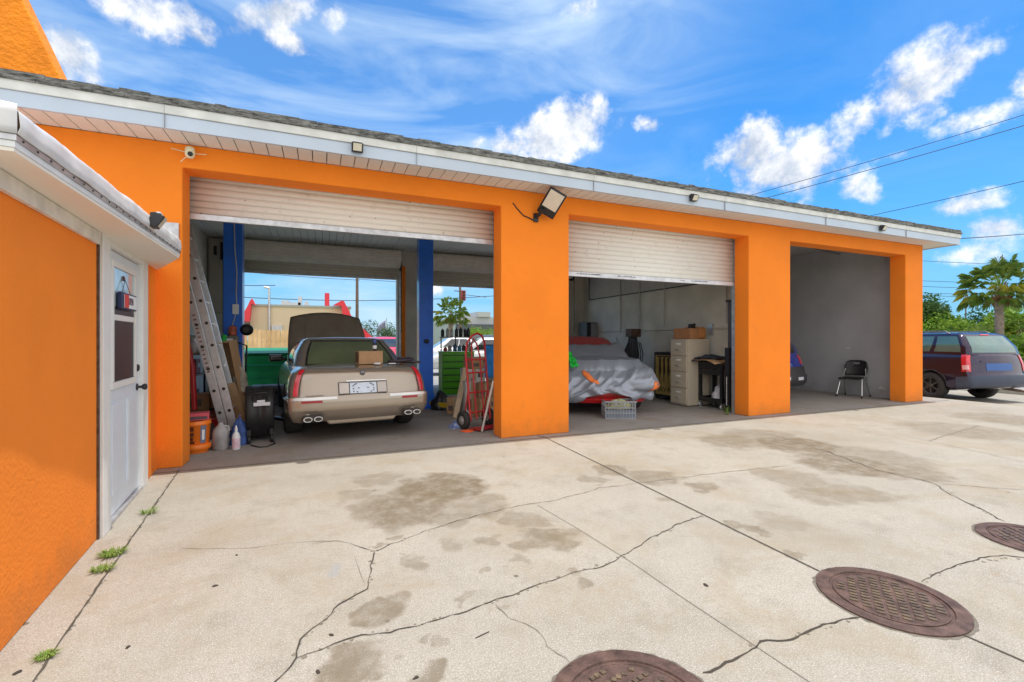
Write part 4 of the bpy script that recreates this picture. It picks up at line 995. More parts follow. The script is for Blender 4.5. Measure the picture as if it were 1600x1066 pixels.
m = MB(); sS.patch(m, -.04, .05, .56, .69, .016, 4, 3); sS.patch(m, 1.95, 2.04, .56, .69, .016, 4, 3); m.build('reverse_lamp', mat('lamp_pink', (.75,.42,.42), .2), suv)
m = MB(); sC.patch(m, .8, 1.2, .88, .92, .01, 6, 1); m.build('brake_lamp', tailred, suv)
# small blue hatchback in the third bay
cobalt = mat('cobalt_blue', (.02,.045,.34), .22, .3, var=.05, coat=1)
rr_ = at_Y(1266, 600, 6.95); 
t, hS, hC = wagon('parked_car', 'cobalt blue hatchback in the grey bay, mostly hidden by the orange pillar', (rr_.x-.87, 6.95+1.95, 0), RD(2), cobalt, Lh=1.95, hw=.85, H=1.5, belt=1.0, r=.31, bv=.62, lv=.70, cladd=mat('hatch_dark_bumper',(.03,.03,.035),.5), glass=darkglass)
m = MB(); hS.patch(m, .84, 1.16, .22, .40, .034, 4, 2); hS.patch(m, 1.52, 1.78, .20, .30, .036, 4, 2); m.build('number_plate', mat('plate_pale',(.55,.60,.66),.4), t)
# red car under the silver cover (second bay)
redc = mat('car_red', (.42,.02,.022), .3, .1, var=.08, coat=.7)
Hc = Vector((-.30,-.95)).normalized(); fc = at_d(950, 600, 8.05)
cen = Vector((fc.x, fc.y))-Hc*2.2
t = thing('covered_car', 'red car half wrapped in a silver car cover in the second bay', 'car', (cen.x, cen.y, 0), math.atan2(-Hc.x, Hc.y))
W = pw([(0,.80),(.2,.87),(.6,.88),(.85,.85),(1,.78)]); R = pw([(0,-2.1),(.5,-2.2),(1,-2.0)]); Fr = pw([(0,2.12),(.2,2.2),(.5,2.2),(.8,2.1),(1,1.95)])
S = Shape(W, R, Fr, pw([(-2.2,.28),(2.2,.24)]), pw([(-2.2,.95),(.9,.95),(1.6,.87),(2.2,.70)]), .3, .03)
bd = S.mesh('body', redc, t, nv=12, npp=12, nl=44); bool_cut(bd, cutters((-1.3,1.35), .37, .88, .3, .32))
for p in bd.data.polygons: p.use_smooth = True
for y in (-1.3,1.35):
    for s_ in (-1,1): wheel(t, s_*.74, y, .32, .22, s_, galv, 5)
C = Shape(pw([(0,.78),(.85,.66),(1,.58)]), pw([(0,-1.7),(1,-.95)]), pw([(0,1.05),(.9,.22),(1,.12)]), pw([(-9,.94),(9,.94)]), pw([(-9,1.40),(9,1.40)]), .2, .03)
C.mesh('cabin', redc, t, nv=8, npp=10, nl=14, bottom=False)
for a, b in ((2.6,3.85),(6.15,7.4)):
    m = MB(); C.patch(m, a, b, .1, .88, .005); m.build('side_window', darkglass, t)
m = MB(); S.patch(m, 3.2, 6.8, .0, .12, .03, 60, 3); m.build('front_lip', mat('car_red_bright',(.60,.01,.015),.3,coat=.7), t)
# the cover: hood, nose and windscreen draped in wrinkled silver cloth
cov = bpy.data.materials.new('silver_cover'); cov.use_nodes = True; b_ = cov.node_tree.nodes['Principled BSDF']; b_.inputs['Base Color'].default_value = (.30,.33,.39,1); b_.inputs['Metallic'].default_value = .3; b_.inputs['Roughness'].default_value = .34
def wr(x, y, z): 
    p = Vector((x*2.2+z*2.6, y*1.6, z*1.2)); a = 1-abs(noise.noise(p*1.3)); b = 1-abs(noise.noise(p*3.1+Vector((3,1,7))))
    return .038*(a**5)+.010*(b**4)+.002*noise.noise(p*5)
m = MB()
def cfn(u, v):     # u across the perimeter from right side round the nose to the left, v from the bottom hem up over the hood to the screen
    p = 3.15+3.7*u
    hem = .16+.12*noise.noise(Vector((u*5, 1, 0)))+.18*max(0, 1-abs(u-.50)*5)
    if v < .5:
        vv = hem+(.995-hem)*(v/.5); q = S.P(p, min(.99, vv), .03); n_ = S.P(p, min(.99, vv), .2)-S.P(p, min(.99, vv), .1); n_.normalize()
        flare = .07*(1-v/.5)*(.5+.5*sin(u*34+v*9+noise.noise(Vector((u*4,v*3,0)))*5)); return q+n_*(wr(q.x, q.y, q.z)+flare+(.13*max(0,1-((u-.76)/.14)**2-((v-.33)/.22)**2)))
    w = (v-.5)/.5; a, b = S.per(p); 
    y0 = .55; k = w
    e = S.pt(a, b, .999); tgt = Vector((e.x*(.86), y0+.0*e.y, 1.20))
    # top: pull the edge point in towards the middle of the screen
    sc = 1-k; x = e.x*(1-.10*k); y = e.y*sc+ y0*k
    hoodz = S.zt(y)+.03*(1-(x/.85)**2)
    ch = 1.05-(1.05-.22)*max(0, min(1, (1.05-y)/(.83)))  # unused run
    zc = .94+.46*max(0, min(1, (1.02-y)/.80)); z = max(hoodz, zc)+.03
    return Vector((x, y, z))+Vector((0, 0, wr(x, y, z)*.55))
m.grid(cfn, 130, 90); cv = m.build('car_cover', cov, t, solid=.004)
def cover_strip(u0, v0, u1, v1, w, nm='orange_strip'):
    m = MB(); n = 14
    def f(a, c):
        u = u0+(u1-u0)*a; v = v0+(v1-v0)*a; du, dv = (v1-v0), (u1-u0); k = (c-.5)*w*(1 if .08 < a < .92 else .5)
        q = Vector(cfn(u+k*abs(du)/max(.001, abs(du)+abs(dv)), v+k*abs(dv)/max(.001, abs(du)+abs(dv)))); 
        q2 = Vector(cfn(u+.01, v))-Vector(cfn(u-.01, v)); q3 = Vector(cfn(u, min(.99, v+.01)))-Vector(cfn(u, max(0, v-.01))); n_ = q2.cross(q3).normalized()
        if n_.y < 0 and v < .5: n_ = -n_
        return q+n_*.012
    m.grid(f, n, 3); m.build(nm, mat('orange_reflective',(.95,.22,.05),.5,var=.15,ns=9), cv, solid=.003)
cover_strip(.36, .48, .44, .22, .05); cover_strip(.82, .32, .74, .14, .05)
g0 = cen
# green cloth on its windscreen
o = MB(); rnd = random.Random(4)
gp = at_d(893, 573, 8.25)
o.grid(lambda u, v: (-.09+.18*u*(1-.55*v)+.04*noise.noise(Vector((u*5,v*5,0))), .05*noise.noise(Vector((u*6,v*4,2)))-.10*(1-v), .26*v+.03*noise.noise(Vector((u*7,v*3,5)))), 16, 16)
o = o.build('green_cloth', mat('vivid_green_cloth',(.01,.45,.05),.8,var=.2,ns=9), solid=.01); o.location = gp; tag(o, 'bright green cloth hanging on the covered red car beside the pillar', 'cloth')
# ================================================================ BAY 1 CLUTTER
# two-post vehicle lift
def lift_post(p, lab, sgn):
    t = thing('lift_post', lab, 'lift post', p, 0, 'posts of the blue two-post lift')
    m = MB(); m.prism([(-.14,-.13),(.14,-.13),(.14,.10),(.09,.10),(.09,.06),(-.09,.06),(-.09,.10),(-.14,.10)], .02, 3.48, 'z'); m.build('column', bluem, t, bevel=.006)
    m = MB(); m.box(-.25,.25,-.22,.28,0,.02); m.prism([(-.14,.021),(.24,.021),(.14,.32)], -.128, -.116) ; m.build('base_plate', bluem, t, bevel=.003)
    m = MB(); m.lathe([(.045,0),(.045,.05),(.02,.06)], 16, Matrix.Translation((.0,-.13,1.32)) @ Matrix.Rotation(pi/2, 4, 'X')); m.build('stop_knob', blackp, t)
    return t
PL = lift_post(Vector((-1.40, 9.05, 0)), 'blue lift post left of the champagne car with wiring and a pump on it', 1)
PR = lift_post(Vector((1.885, 9.05, 0)), 'blue lift post right of the champagne car', -1)
m = MB(Matrix.Translation((0,0,0))); 
m.tube([(.02,-.14,3.4),(.03,-.14,2.9),(.06,-.14,2.5),(.05,-.14,2.15),(.06,-.14,1.85),(.0,-.16,1.6),(-.06,-.2,1.45)], .010, 6); m.build('wiring', mat('wire_grey',(.45,.46,.5),.6), PL)
m = MB(); m.box(.0,.09,-.18,-.132,1.78,1.95); m.build('switch_box', clear_w, PL, bevel=.006)
# hydraulic pump on left post
t = thing('hydraulic_pump', 'electric hydraulic pump unit bolted to the left blue lift post', 'pump', (-1.40, 8.90, 1.30))
m = MB(); m.box(-.16,.10,-.22,-.02,-.10,.12); m.build('motor_housing', mat('pump_grey',(.16,.16,.13),.5,.4,var=.3,ns=20), t, bevel=.02)
m = MB(); m.lathe([(.10,0),(.12,.02),(.12,.34),(.1,.36)], 18, Matrix.Translation((-.05,-.12,-.50))); m.build('oil_tank', mat('tank_grey',(.28,.28,.30),.5,.3), t)
m = MB(); m.box(-.09,.04,-.235,-.222,-.05,.07); m.build('rating_plate', clear_w, t)
m = MB(); m.lathe([(.05,0),(.06,.02),(.06,.14),(.03,.16)], 14, Matrix.Translation((.02,-.12,.121))); m.build('capacitor', mat('cap_rust',(.42,.10,.05),.5,var=.4,ns=20), t)
m = MB(); m.tube([(.10,-.12,.0),(.22,-.10,-.05),(.2,-.05,-.5),(.1,-.1,-.8)], .014, 6); m.tube([(-.14,-.2,.08),(-.22,-.2,-.1),(-.15,-.2,-.35)], .012, 6); m.build('hose', blackp, t)
t = thing('wall_fan_motor', 'round black motor knob on the outer side of the left lift post', 'motor', (-1.20, 9.0, 1.52))
m = MB(); m.lathe([(.05,0),(.10,.02),(.10,.08),(.05,.12)], 16, Matrix.Rotation(pi/2, 4, 'X')); m.build('motor_drum', blackp, t); m = MB(); m.box(-.14,-.06,-.05,.04,-.03,.03); m.build('mount', blackm, t)
# grey electrical cabinet at the rear-left corner
a = at_Y(327,369,12.08); b = at_Y(352,489,12.08)
t = thing('electrical_cabinet', 'tall beige cabinet in the rear left corner behind the blue post', 'cabinet', (a.x, 12.08, b.z))
m = MB(); m.box(-.02,.62,0,.19,0,a.z-b.z-.03); m.build('cabinet_case', mat('cabinet_beige',(.45,.42,.36),.6,var=.06), t, bevel=.01)
m = MB(); m.box(.02,.50,-.012,-.001,.06,a.z-b.z-.10); m.build('cabinet_door', mat('cabinet_beige',()), t, bevel=.004)
m = MB(); m.box(.22,.27,-.05,-.013,1.2,1.6); m.tube([(.12,-.03,1.3),(.12,-.03,1.5)], .03, 8); m.build('switch_lever', blackm, t)
# extension ladder
t = thing('extension_ladder', 'aluminium extension ladder leaning upright by the left pillar of the first bay', 'ladder', (0,0,0))
b0 = at_Y(361, 682, 7.25); b1 = at_Y(287, 400, 7.25); dr = (b1-b0).normalized(); b0 = b0-dr*(b0.z/dr.z); Lr = (2.95-0)/dr.z
side = Vector((0,1,0)); nrm = dr.cross(side).normalized()
if nrm.x < 0: nrm = -nrm
for k, (off, s0, s1) in enumerate(((-.055, .0, Lr-.55), (.06, .12, Lr))):
    m = MB()
    for sy in (0, .40):
        Mx = Matrix((( nrm.x, side.x, dr.x, b0.x+nrm.x*off), (nrm.y, side.y, dr.y, b0.y+sy), (nrm.z, side.z, dr.z, b0.z), (0,0,0,1)))
        m.box(-.050,.050,-.012,.0,s0,s1,Mx); m.box(-.050,-.044,.0,.024,s0,s1,Mx); m.box(.044,.050,.0,.024,s0,s1,Mx)
    m.build('rail_pair', alum, t, bevel=.002)
    z = .38
    while z < s1-.1:
        p = b0+nrm*off+dr*z; m = MB(); m.tube([p+side*.0, p+side*.39], .016, 8); z += .305; m.build('rung', alum, t)
    z = .38
    while z < s1-.1:
        p = b0+nrm*off+dr*z; m = MB(); m.tube([p-side*.018, p-side*.012], .021, 12); z += .305; m.build('rung_end', darkgap, t)
m = MB(); p = b0-nrm*.055+dr*(Lr*.70); Mx = Matrix(((nrm.x, side.x, dr.x, p.x), (nrm.y, side.y, dr.y, p.y-.016), (nrm.z, side.z, dr.z, p.z), (0,0,0,1))); m.box(-.045,.04,-.002,.001,-.06,.06,Mx); m.build('teal_sticker', mat('teal',(.0,.30,.24),.5), t)
m = MB(); 
for i in range(14): q = -Lr*.02+Lr*.022*i; m.box(-.02,.012,-.0015,.0,-.45-q*.9+.0,-.43-q*.9,Mx)
m.build('ladder_print', mat('print_red_brown',(.25,.12,.10),.7), t)
m = MB(); Mx0 = Matrix(((nrm.x, side.x, dr.x, b0.x-nrm.x*.055), (0, 1, 0, b0.y), (nrm.z, side.z, dr.z, 0), (0,0,0,1))); m.box(-.055,.055,-.02,.02,-.0,.05,Mx0); m.build('rubber_foot', rubber, t)
# bucket with the box on it
p = G(306, 706); zb_ = .40
t = thing('bucket', 'orange plastic bucket on the floor against the left pillar', 'bucket', p)
m = MB(); m.lathe([(.125,0),(.13,.005),(.150,.33),(.158,.335),(.158,.35),(.153,.355),(.155,.38),(.148,.385),(.14,.37),(.12,.02)], 28); m.build('pail', mat('bucket_orange',(.88,.20,.015),.4,var=.05), t)
m = MB(); m.lathe([(.1315,.03),(.158,.045),(.158,.10),(.140,.105)], 28); m.build('lower_rim', mat('bucket_orange',()), t)
def arc_patch(r0, r1, z0, z1, a0, a1, nm, mm, par, off=.003):
    m = MB(); m.grid(lambda u, v: ((r0+(r1-r0)*v+off)*cos(a0+(a1-a0)*u), (r0+(r1-r0)*v+off)*sin(a0+(a1-a0)*u), z0+(z1-z0)*v), 8, 3, True); return m.build(nm, mm, par)
arc_patch(.140,.149,.12,.33,-1.05,-.62,'grey_label',mat('label_greyblue',(.16,.18,.26),.5),t); arc_patch(.143,.147,.16,.28,-.95,-.75,'label_mark',clear_w,t,.005)
bk = mat('bucket_print',(.12,.03,.01),.6)
for (z0, z1, a0, a1) in ((.27,.32,-1.9,-1.82),(.27,.32,-1.74,-1.5),(.21,.255,-1.9,-1.5),(.12,.15,-1.95,-1.45),(.155,.20,-1.75,-1.55)):
    arc_patch(.125+.075*z0,.125+.075*z1+.002,z0,z1,a0,a1,'print_block',bk,t,.006)
t = thing('pink_box', 'small red and grey box resting on top of the orange bucket', 'box', p+Vector((.02,0,.386)), .15)
m = MB(); m.box(-.125,.115,-.09,.09,0,.085); m.build('carton', mat('box_pink',(.60,.08,.11),.6,var=.1), t, bevel=.004)
m = MB(); m.box(-.11,.10,-.0935,-.0905,.015,.05); m.build('print_panel', mat('box_darkgrey',(.10,.06,.07),.6), t)
# jug, spray bottle
p = G(345, 702); t = thing('plastic_jug', 'grimy translucent plastic jug standing right of the orange bucket', 'jug', p, .3)
jm = mat('jug_grey',(.36,.35,.35),.45,var=.3,ns=9)
m = MB(); m.lathe([(.075,0),(.088,.012),(.09,.20),(.078,.25),(.035,.30),(.028,.31),(.028,.325),(.02,.33)], 20); m.build('jug_body', jm, t)
m = MB(); m.tube([(.03,-.02,.29),(.075,-.03,.28),(.085,-.03,.23),(.07,-.03,.19)], .012, 8); m.build('handle', jm, t)
p = G(369, 702); t = thing('spray_bottle', 'white plastic bottle with pink print, nearest thing on the floor by the ladder foot', 'bottle', p)
m = MB(); m.lathe([(.040,0),(.045,.01),(.045,.155),(.035,.19),(.016,.215),(.014,.235)], 18); m.build('bottle_body', clear_w, t)
m = MB(); m.lathe([(.017,.23),(.017,.255),(.008,.285),(.004,.295)], 12); m.build('nozzle', clear_w, t)
m = MB(); m.grid(lambda u, v: (.0465*cos(-2.5+1.9*u), .0465*sin(-2.5+1.9*u), .02+.12*v), 8, 2); m.build('pink_label', mat('label_pink',(.72,.52,.60),.5,var=.25,ns=40), t)
# blue rags and bag near ladder foot
def heap(name, lab, cat, p, r, h, mm, seed, grp=None):
    m = MB()
    def f(u, v):
        a = u*2*pi; rr = r*(1-v**1.6)**.5 if v < 1 else 0; k = 1+.35*noise.noise(Vector((cos(a)*2, sin(a)*2, seed+v*3)))
        return (rr*k*cos(a), rr*k*.8*sin(a), h*v*(1+.3*noise.noise(Vector((cos(a)*1.5, sin(a)*1.5, seed)))))
    m.grid(f, 28, 10); o = m.build(name, mm); o.location = p; return tag(o, lab, cat, grp)
heap('blue_rag', 'crumpled blue shop rag piled at the ladder foot', 'rag', G(374,694), .12, .33, mat('rag_blue',(.05,.10,.30),.85,var=.5,ns=12,bump=.6,bs=20), 3)
m = MB(); m.grid(lambda u, v: (-.09+.18*u+.02*noise.noise(Vector((u*4,v*6,0))), .10*v+.05*noise.noise(Vector((u*6,v*9,1))), .95-.75*v), 8, 20); o = m.build('blue_tarp', mat('tarp_blue',(.02,.06,.55),.5,var=.3,ns=9), solid=.01); o.location = at_d(366,600,7.3)-Vector((0,0,.60)); tag(o, 'narrow blue tarp hanging behind the ladder', 'tarp')
# drum fan
p = G(406, 689)
t = thing('drum_fan', 'black wheeled drum fan with a white label, seen from its edge, left of the car', 'fan', p, RD(9))
m = MB(Matrix.Translation((0,.17,.38)) @ Matrix.Rotation(pi/2, 4, 'Y')); m.lathe([(.30,-.165),(.335,-.165),(.345,-.15),(.345,-.03),(.34,-.025),(.34,.025),(.345,.03),(.345,.15),(.335,.165),(.30,.165)], 44); m.build('drum', blackp, t)
m = MB(); m.tube([(-.09,-.17,.56),(-.09,-.20,.61),(-.09,-.20,.66),(.07,-.20,.66),(.07,-.20,.61),(.07,-.17,.56)], .011, 8); m.build('handle', blackm, t)
m = MB(); m.box(-.08,.11,-.194,-.191,.49,.535); m.box(-.04,.05,-.194,-.191,.536,.565); m.build('label', mat('label_white',(.70,.72,.76),.5), t)
for x in (-.13, .13): m = MB(); m.lathe([(.03,-.018),(.055,-.018),(.055,.018),(.03,.018)], 16, Matrix.Translation((x,-.15,.055)) @ Matrix.Rotation(pi/2,4,'Y')); m.box(x-.02,x+.02,-.16,-.13,.055,.18); m.build('castor', blackm, t)
for s_ in (-.16,.16):
    m = MB(Matrix.Translation((s_,.17,.38)) @ Matrix.Rotation(pi/2, 4, 'Y'))
    for k in range(6): m.tube([((.05+.05*k)*cos(a*pi/12), (.05+.05*k)*sin(a*pi/12), 0) for a in range(25)], .003, 4, cap=False)
    m.build('grille', galv, t)
# grey tote behind the fan
t = thing('tool_case', 'grey plastic tool case on the floor between the drum fan and the car', 'case', G(428, 632)+Vector((0,.1,0)), RD(5))
m = MB(); m.box(-.40,.22,-.2,.2,0,.34); m.build('case_body', mat('case_grey',(.10,.11,.12),.5), t, bevel=.02)
m = MB(); m.box(-.42,.24,-.22,.22,.342,.40); m.build('case_lid', mat('case_lid_grey',(.24,.26,.28),.5), t, bevel=.012)
m = MB(); m.box(-.2,-.1,-.225,-.202,.22,.30); m.box(.02,.12,-.225,-.202,.22,.30); m.build('latch', blackp, t)
# tall open cardboard box
p = at_d(374, 662, 6.75); 
t = thing('tall_cardboard_box', 'tall open cardboard carton with rags inside, leaning between ladder and fan', 'box', (p.x, p.y, 0), RD(-12))
T = Matrix.Translation((0,0,.12)) @ Euler((RD(4), RD(-9), 0)).to_matrix().to_4x4()
m = MB(T); th = .006; w_, d_, h_ = .27, .28, 1.22
m.box(-w_/2,w_/2,d_/2-th,d_/2,0,h_); m.box(-w_/2,-w_/2+th,-d_/2,d_/2-th-.001,0,h_); m.box(w_/2-th,w_/2,-d_/2,d_/2-th-.001,0,h_); m.box(-w_/2+th,w_/2-th,-d_/2,-d_/2+th,0,.42); m.box(-w_/2+th,w_/2-th,-d_/2+.01,d_/2-th,-.0,.01); m.box(-w_/2+th,w_/2-th,-d_/2,d_/2-th-.001,h_-.02,h_-.01)
m.build('carton', card, t)
m = MB(T); m.add([(-w_/2+.01,-d_/2-.001,.42),(w_/2-.01,-d_/2-.001,.42),(w_/2-.01,-d_/2-.05,.62),(-w_/2+.01,-d_/2-.05,.62)], [(0,1,2,3)]); m.build('open_flap', mat('flap_tan',(.50,.31,.17),.85), t, solid=.005)
o = heap('rag_bundle', 'grey rag bundle stuffed inside the tall open carton', 'rag', (p.x+.0, p.y-.02, .58), .12, .32, mat('rag_grey',(.30,.27,.22),.9,var=.4,ns=9,bump=.5,bs=25), 9)
# leaning box left
t = thing('leaning_cardboard_box', 'closed brown carton leaning at an angle behind the orange bucket', 'box', G(318, 672), RD(8))
m = MB(Euler((RD(-8), RD(24), RD(0))).to_matrix().to_4x4()); m.box(-.13,.14,-.12,.12,0.02,.66); m.build('carton', mat('carton_brown',(.36,.23,.10),.85,var=.1,ns=7), t, bevel=.004)
m = MB(Euler((RD(-8), RD(24), RD(0))).to_matrix().to_4x4()); m.box(-.025,.03,-.122,-.1205,.02,.66); m.build('tape', mat('tape_tan',(.45,.33,.2),.4), t)
# red jack handle, tyre, broom, misc
t = thing('floor_jack', 'red floor jack with a long handle standing in the left corner of the first bay', 'jack', (-1.66,7.6,0))
m = MB(); m.tube([at_Y(283,470,7.6)-Vector((-1.66,7.6,0)), at_Y(289,520,7.6)-Vector((-1.66,7.6,0)), at_Y(301,575,7.6)-Vector((-1.66,7.6,0)), at_Y(304,640,7.6)-Vector((-1.66,7.6,0))], .035, 10); m.build('handle', redp, t)
m = MB(); m.box(-.02,.60,-.15,.12,.03,.17); m.box(.1,.5,-.1,.08,.17,.24); m.build('jack_frame', redp, t, bevel=.015)
m = MB()
for x in (.05,.5): m.lathe([(.05,-.15),(.06,-.15),(.06,.15),(.05,.15)], 14, Matrix.Translation((x,0,.062)) @ Matrix.Rotation(pi/2,4,'X'))
m.build('jack_wheels', blackm, t)
t = thing('spare_tyre', 'black tyre hung on the left wall behind the ladder', 'tyre', (-2.26, 9.3, 1.55))
m = MB(Matrix.Rotation(pi/2,4,'Y')); m.lathe([(.15,-.08),(.24,-.09),(.27,-.06),(.27,.06),(.24,.09),(.15,.08),(.15,-.08)], 28, cap=False); m.build('tread', rubber, t)
m = MB(); m.tube([(-.1,0,.2),(.05,0,.2),(.08,0,.17)], .012, 6); m.build('wall_hook', galv, t)
rnd = random.Random(11)
cols = [(.05,.05,.05),(.25,.05,.04),(.30,.27,.22),(.04,.06,.12),(.40,.38,.34),(.12,.10,.07)]
def oil_can(t, r, h, mm):
    m = MB(); m.lathe([(r*.9,0),(r,.01),(r,h*.72),(r*.85,h*.80),(r*.3,h*.88)], 14); m.build('can_body', mm, t)
    m = MB(); m.lathe([(r*.32,h*.885),(r*.32,h),(r*.2,h*1.01)], 10); m.build('cap', blackp, t)
jars = [((-1.83,7.9),.10,.30,0,'black fluid can on the floor left of the ladder, nearest the wall'),((-1.52,7.95),.11,.34,1,'dark red fluid can behind the leaning carton'),((-1.33,8.0),.09,.26,5,'brown fluid can behind the ladder foot'),((-1.62,7.05),.085,.22,3,'navy fluid can tucked behind the jug'),((-1.05,8.2),.10,.30,4,'pale grey can behind the tall open carton'),
        ((-1.75,8.6),.12,.36,2,'tan jug at the back of the left wall clutter')]
for (x, y), r, h, c, lab in jars:
    t = thing('fluid_can', lab, 'can', (x, y, 0), 0, 'fluid cans in the left corner'); oil_can(t, r, h, mat('can_%s' % ['black','red','tan','navy','grey','brown'][c], cols[c], .5, var=.25, ns=10))
t = thing('steel_shelf', 'low black steel shelf of parts along the left wall behind the ladder', 'shelf', (-2.12,8.9,0))
for z in (.25,.75,1.15):
    m = MB(); m.box(-.22,.22,-.55,.55,z,z+.03); m.build('shelf_board', blackm, t)
for x in (-.21,.21):
    for y in (-.54,.54):
        m = MB(); m.box(x-.015,x+.015,y-.015,y+.015,0,1.25); m.build('upright', blackm, t)
for i, (z, y, w_, c, lab) in enumerate([(.28,-.35,.3,4,'grey parts box on the low shelf'),(.28,.1,.34,0,'black parts box on the low shelf'),(.78,-.3,.28,2,'tan parts box on the middle shelf'),(.78,.2,.3,1,'red parts box on the middle shelf'),(1.18,-.25,.3,0,'black bin on the top shelf'),(1.18,.2,.26,4,'grey bin on the top shelf')]):
    t = thing('parts_box', lab, 'box', (-2.10, 8.9+y, z+.004), 0, 'boxes on the left shelf'); m = MB(); m.box(-.15,.17,-w_/2,w_/2,0,.24); m.build('bin', mat('bin_%d' % c, cols[c], .6, var=.2), t, bevel=.012); m = MB(); m.box(.171,.178,-.06,.06,.1,.17); m.build('bin_label', clear_w, t)
# more workshop gear in the left corner
t = thing('push_broom', 'broom with a yellow-topped wooden handle standing by the left pillar', 'broom', (-1.75,7.35,0)); m = MB(); m.tube([(0,0,.06),(.02,.05,1.62)], .014, 8); m.build('handle', wood, t); m = MB(); m.tube([(.02,.05,1.55),(.021,.055,1.78)], .02, 8); m.build('grip', yellowp, t); m = MB(); m.box(-.18,.18,-.03,.03,.03,.09); m.build('head', mat('broom_head',(.12,.02,.02),.8), t, bevel=.01)
t = thing('garden_shovel', 'grey-bladed shovel standing blade up behind the ladder', 'shovel', (-1.85,8.05,0)); m = MB(); m.tube([(0,0,0),(.05,.04,1.15)], .016, 8); m.build('shaft', wood, t); m = MB(); m.grid(lambda u, v: (.05+(-.10+.2*u)*(1-.5*v*v), .04+.03*(2*u-1)**2, 1.12+.28*v), 8, 6); m.build('blade', galv, t, solid=.004)
for x, y, z, w_, d_, h_, rz_, c_, lab in ((-1.72,8.1,0,.38,.34,.30,.2,card,'brown carton on the floor behind the leaning carton'),(-1.70,8.1,.305,.34,.30,.24,-.1,cardin,'darker brown carton stacked on the floor carton behind the leaning one'),(-1.08,8.55,0,.32,.3,.40,.1,cardin,'dark brown carton behind the drum fan'),(-1.48,7.62,0,.24,.2,.16,.5,redp,'small red metal box under the ladder'),(-1.02,7.55,0,.30,.26,.26,.2,card,'small brown carton squeezed between ladder and drum fan'),(-1.05,7.95,0,.34,.3,.62,-.15,cardin,'taller dark brown carton behind the small one beside the drum fan')):
    t = thing('storage_box', lab, 'box', (x, y, z), rz_, 'boxes in the left corner'); m = MB(); m.box(-w_/2,w_/2,-d_/2,d_/2,0,h_); m.build('carton', c_, t, bevel=.005); m = MB(); m.box(-w_/2+.02,w_/2-.02,-.02,.02,h_+.0005,h_+.002); m.build('tape', mat('tape_tan',(.45,.33,.2),.4), t); m = MB(); m.box(-w_*.3,w_*.2,-d_/2-.0015,-d_/2-.0003,h_*.3,h_*.7); m.build('printing', mat('print_dark',(.12,.09,.08),.8,var=.5,ns=30), t)
for k, (x, y, c_, lab) in enumerate([(-2.37,8.5,(.35,.03,.03),'red air hose coil hung on the left inner wall'),(-2.37,9.0,(.03,.03,.03),'black cable coil hung on the left inner wall')]):
    m = MB(); m.tube([(x+.02+.006*(i//20), y+.16*cos(i*.3142), 1.95-.35*k+.20*sin(i*.3142)) for i in range(81)], .013, 6); tag(m.build('hose_coil', mat('coil_paint_%d' % k, c_, .5)), lab, 'hose', 'coils on the left wall')
heap('tool_bag', 'dark canvas tool bag slumped at the ladder foot behind the jug', 'bag', (-1.50,7.35,0), .17, .24, mat('canvas_dark',(.05,.04,.04),.9,var=.5,ns=14,bump=.8,bs=20), 41)
m = MB(); m.tube([G(392,697)+Vector((0,0,.01)), G(405,700)+Vector((0,0,.01)), G(418,699)+Vector((0,0,.01)), G(430,694)+Vector((0,0,.01)), G(424,688)+Vector((0,0,.01))], .008, 6); tag(m.build('floor_cable', blackp), 'black power cord curled on the floor in front of the drum fan', 'cable')
# green bottle jack
t = thing('green_jack_stand', 'tall bright green hydraulic jack between ladder and blue post', 'jack', (-1.43,8.35,0))
m = MB(); m.lathe([(.06,.55),(.06,1.15),(.035,1.2),(.035,1.42),(.02,1.43)], 16); m.build('cylinder', mat('jack_green',(.01,.42,.06),.4,coat=.5), t)
m = MB(); m.box(-.12,.12,-.1,.1,0,.05); m.tube([(0,0,.05),(0,0,.56)], .045, 10); m.build('jack_base', mat('jack_green',()), t)
# wall wires, broom
m = MB(); m.tube([(-2.39,8.2,3.2),(-2.37,8.4,2.6),(-2.38,8.35,2.0),(-2.37,8.6,1.6)], .010, 6); m.tube([(-2.39,9.6,3.4),(-2.37,9.4,2.9),(-2.37,9.5,2.2)], .012, 6); tag(m.build('wall_cable', blackp), 'dark cables drooping down the left inner wall', 'cable')
# yellow lift arms
def arm(p, rz, post):
    q = bpy.data.objects.new('swing_arm', None); m = MB(); M0 = Matrix.Translation(Vector(p)-post.location) @ Matrix.Rotation(rz, 4, 'Z'); m.M = M0; m.box(-.05,.05,-.9,0,.07,.15); t = m.build('swing_arm', yellowp, post, bevel=.008); bpy.data.objects.remove(q)
    m = MB(M0); m.box(-.035,.035,-1.25,-.901,.085,.135); m.build('inner_beam', blackm, t); m = MB(M0); m.lathe([(.06,.15),(.06,.19),(.05,.2)], 16, Matrix.Translation((0,-1.2,0))); m.build('lift_pad', rubber, t)
arm((1.97,8.85,0), RD(24), PR); arm((1.78,8.85,0), RD(-30), PR); arm((-1.28,8.85,0), RD(38), PL)
